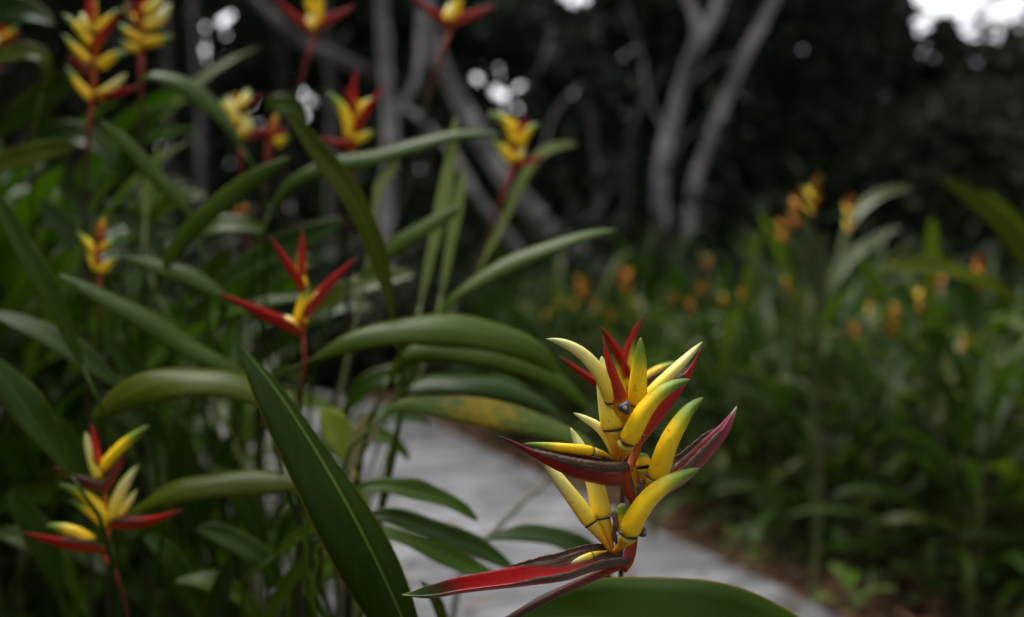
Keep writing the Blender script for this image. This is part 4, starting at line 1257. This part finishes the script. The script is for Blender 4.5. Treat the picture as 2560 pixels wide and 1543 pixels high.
def wood():
    L = lambda *q: [P(*i) for i in q]
    gt = 'grey trunks at the edge of the wood'
    up = lambda p, dx, dy, dz: np.asarray(p) + np.array((dx, dy, dz))

    def over(p, sx=2.2, sz=1.6, n=2600):
        return [(up(p, 0, .3, 1.2), (sx, 1.8, sz), n)]
    tree('pale grey trunk leaning right, brightest of the pair on the right of the wood', [gp(1600, 10.6)] + L((1590, 480, 10.6), (1600, 360, 10.6), (1635, 230, 10.6), (1668, 130, 10.6), (1725, 20, 10.6), (1760, -150, 10.8), (1800, -500, 11.1)), 0.156, BARK,
         [(L((1665, 140, 10.6), (1680, 70, 10.6), (1650, -20, 10.7), (1620, -200, 11.0)), 0.075), (L((1605, 330, 10.6), (1560, 230, 10.5), (1540, 120, 10.5), (1500, 10, 10.4)), 0.022), (L((1640, 230, 10.6), (1720, 150, 10.5), (1780, 130, 10.4), (1850, 60, 10.4)), 0.018), (L((1598, 420, 10.6), (1650, 330, 10.4), (1690, 300, 10.3), (1740, 210, 10.2)), 0.016)], over(P(1790, -500, 11.1)) + [(P(1640, -60, 11.9), (1.0, .8, .5), 900)], gt)
    tree('second leaning trunk right of the brightest one, duller grey, running to the upper edge', [gp(1650, 11.4)] + L((1662, 500, 11.4), (1702, 352, 11.4), (1748, 238, 11.4), (1804, 113, 11.4), (1858, 5, 11.4), (1900, -80, 11.5), (1980, -500, 11.9)), 0.139, BARK,
         [], over(P(1960, -500, 9)), gt)
    tree('straight upright grey trunk behind the flower with the big yellow floret', [gp(930, 9.2)] + L((930, 560, 9.2), (940, 400, 9.2), (935, 240, 9.2), (925, 100, 9.2), (915, -40, 9.2), (910, -600, 9.4)), 0.139, BARK,
         [(L((940, 280, 9.2), (1000, 200, 9.4), (1010, 80, 9.6), (1005, -100, 9.9)), 0.046)], over(P(910, -560, 9.4), 3.2), gt)
    tree('thick leaning trunk slanting down to the right toward the trunk bases', [gp(1470, 10.0)] + L((1420, 640, 10.0), (1330, 560, 10.0), (1235, 450, 10.0), (1160, 340, 10.0), (1100, 230, 10.0), (1050, 120, 10.0), (1025, -20, 10.0), (1000, -300, 10.2), (960, -700, 10.3)), 0.185, BARK,
         [(L((1235, 450, 10.0), (1300, 380, 9.9), (1330, 280, 9.9), (1400, 200, 9.8)), .022), (L((1330, 560, 10.0), (1420, 520, 9.9), (1480, 440, 9.8)), .02), (L((1160, 340, 10.0), (1200, 260, 9.9), (1290, 180, 9.9), (1330, 60, 9.8)), .022), (L((1420, 640, 10.0), (1500, 620, 9.8), (1580, 560, 9.7)), .02)], over(P(980, -640, 10.3), 2.6), gt)
    tree('thin short trunk parallel below the thick leaning one', [gp(1370, 9.5)] + L((1240, 590, 9.5), (1160, 490, 9.5), (1110, 400, 9.6), (1030, 300, 9.8), (960, 250, 9.9)), 0.092, BARK, [], [(P(950, 220, 11.4), (.5, .5, .4), 200)], gt)
    tree('slim dim trunk behind the pale washed-out flower', [gp(490, 10.6)] + L((485, 300, 10.6), (478, 180, 10.6), (470, 60, 10.6), (462, -100, 10.6), (450, -600, 10.6)), 0.099, BARK_DIM, [], over(P(450, -560, 8), 3.2), gt)
    tree('slim dim trunk near the upper left, left of the small cluster of sky spots', [gp(410, 11.9)] + L((408, 300, 11.9), (405, 150, 11.9), (400, 0, 11.9), (395, -500, 11.9)), 0.099, BARK_DIM, [], over(P(395, -480, 9), 3.4), gt)
    tree('slim grey trunk with a diagonal branch, left of the straight upright one', [gp(800, 10.6)] + L((800, 350, 10.6), (800, 200, 10.6), (785, 60, 10.6), (775, -60, 10.6), (760, -600, 10.6)), 0.112, BARK_DIM,
         [(L((900, 190, 10.4), (820, 145, 10.4), (740, 110, 10.4), (670, 50, 10.4), (600, -20, 10.6), (540, -120, 10.7)), 0.092)], over(P(760, -560, 8), 3.2), gt)
    tree('dark thin trunk left of the brightest leaning one', [gp(1480, 12.5)] + L((1500, 560, 12.5), (1510, 400, 12.5), (1530, 280, 12.5), (1615, 130, 12.7), (1600, -60, 12.7), (1590, -500, 12.9)), 0.112, BARK_DIM, [], over(P(1590, -480, 12.9), 3.2), gt)
    # dark trees deeper in the wood, whose leaves close the view
    r = random.Random(4)
    gd = 'dark leafy trees deeper in the wood'
    specs = []
    for i in range(15):
        vx = -150 + i * 200 + r.uniform(-40, 40)
        specs.append((vx, r.uniform(13, 15.5)))
    for i in range(13):
        specs.append((-350 + i * 260 + r.uniform(-40, 40), r.uniform(16.5, 19.5)))
    for vx, d in specs:
        f = gp(vx, d)
        h = r.uniform(5.5, 8) if not 2120 < vx < 2500 else 2.4
        top = f + np.array((r.uniform(-.6, .6), r.uniform(-.4, .4), h))
        cr = [(f * .5 + top * .5 + np.array((0, 0, h * .28)), (1.7, 1.5, h * .36), 4200), (f + np.array((r.uniform(-.6, .6), -.3, 1.3)), (1.5, 1.2, 1.2), 2600)]
        tree('dark leafy tree closing the view deep in the shaded wood', [f, f * .5 + top * .5 + np.array((.15, 0, 0)), top], .12, BARK_DIM, [], cr, gd)
    # unseen trees added beside and behind the camera to cut low sky light
    for i, (ang, dist) in enumerate([(-58, 5.2), (-80, 4.6), (-105, 5.2), (-130, 8.5), (-155, 9.5), (180, 10.0), (155, 9.5), (128, 8.5), (100, 5.8), (75, 5.8), (52, 7.0), (-44, 8.0)]):
        a = math.radians(ang)
        f = np.array((math.sin(a) * dist, math.cos(a) * dist, -.05))
        h = r.uniform(6.5, 8.5)
        top = f + np.array((r.uniform(-.5, .5), r.uniform(-.5, .5), h))
        tree('unseen leafy tree added around the camera to shade the bed', [f, f * .5 + top * .5 + np.array((.15, 0, 0)), top], .13, BARK_DIM, [],
             [(f * .4 + top * .6, (2.1, 2.1, h * .34), 3000), (f + np.array((0, 0, 1.3)), (1.6, 1.6, 1.2), 1200)], 'unseen trees added to shade the bed', lsize=(.17, .07))
    f = gp(1420, 12.0)
    tree('grey green crown painted lit left of the pale leaning trunk, near the upper edge', [f, f + np.array((.1, 0, 1.6)), f + np.array((-.1, 0, 3.4))], .1, BARK_DIM, [],
         [(P(1400, 120, 12.0), (.75, .5, .6), 750), (P(1340, 20, 12.0), (.5, .5, .4), 250), (P(1330, 220, 12.0), (.4, .4, .3), 160), (P(1480, 300, 12.0), (.5, .4, .6), 170), (P(1250, 120, 12.0), (.6, .4, .5), 200)], gd, mat=CROWN_PAINTED_LIT)
    # undergrowth along the edge of the wood
    n = 26000
    y = rng.uniform(9, 19, n)
    x = rng.uniform(-.75, .75, n) * y
    pos = np.stack((x, y, height(x, y) + rng.gamma(2.0, .32, n)), 1)
    y2 = rng.uniform(8.6, 11.5, 9000)
    x2 = rng.uniform(-.42, .2, 9000) * y2
    pos = np.vstack((pos, np.stack((x2, y2, height(x2, y2) + rng.gamma(2.2, .2, 9000)), 1)))
    pos = pos[keep(pos)]
    leaves_cloud('undergrowth', pos, .12, .045, CROWN, props=dict(kind='stuff'))
    # the wood far behind, one mass
    n = 55000
    y = rng.uniform(20, 27, n)
    x = rng.uniform(-1.0, 1.0, n) * y
    pos = np.stack((x, y, height(x, y) + rng.uniform(0, 1, n) ** .9 * (8.5 + 1.5 * np.sin(x * .9))), 1)
    pos = pos[keep(pos)]
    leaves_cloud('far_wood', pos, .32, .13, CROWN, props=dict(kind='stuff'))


def seedlings():
    gr = 'seedlings on the litter beside the path'
    spots = [(1800, 1330, 3.4, 'small pale green seedling at the path edge, left of the others'), (2050, 1455, 2.95, 'small bright green seedling near the path edge, close to the bottom edge'), (2390, 1470, 2.8, 'small seedling in the bottom right corner'), (1840, 1200, 3.8, 'leafy seedling before the hedge, its pale leaf curved upward'), (2230, 1380, 3.1, 'dark seedling between the corner one and the hedge')]
    for i, (vx, vy, d, lb) in enumerate(spots):
        p = P(vx, vy, d)
        p[2] = 0
        R = thing('seedling', p, lb, 'plant', gr)
        g = Geo()
        g.tube(curve([(0, 0, -.02), (.005, 0, .06), (0, 0, .10)], 6), np.linspace(.004, .002, 6), 5)
        link('stem', g.mesh('stem'), STEM, R)
        for k in range(5):
            g = free_leaf(k * 2.4 + i, 30 + 8 * k, .13, .04, 60, .03 + .016 * k, i * 9 + k, 8, 5, .15)
            link('leaf', g.mesh('leaf'), LEAF_SEED, R)


LEAF_SEED = leaf_mat('seedling_leaf', (0.07, 0.13, 0.03), (0.12, 0.17, 0.04), (0.12, 0.14, 0.05), (0.14, 0.19, 0.06), 0.4)

setting()
wood()
fills()
hedge_flowers()
seedlings()
left_plants()
left_flowers()
hero()
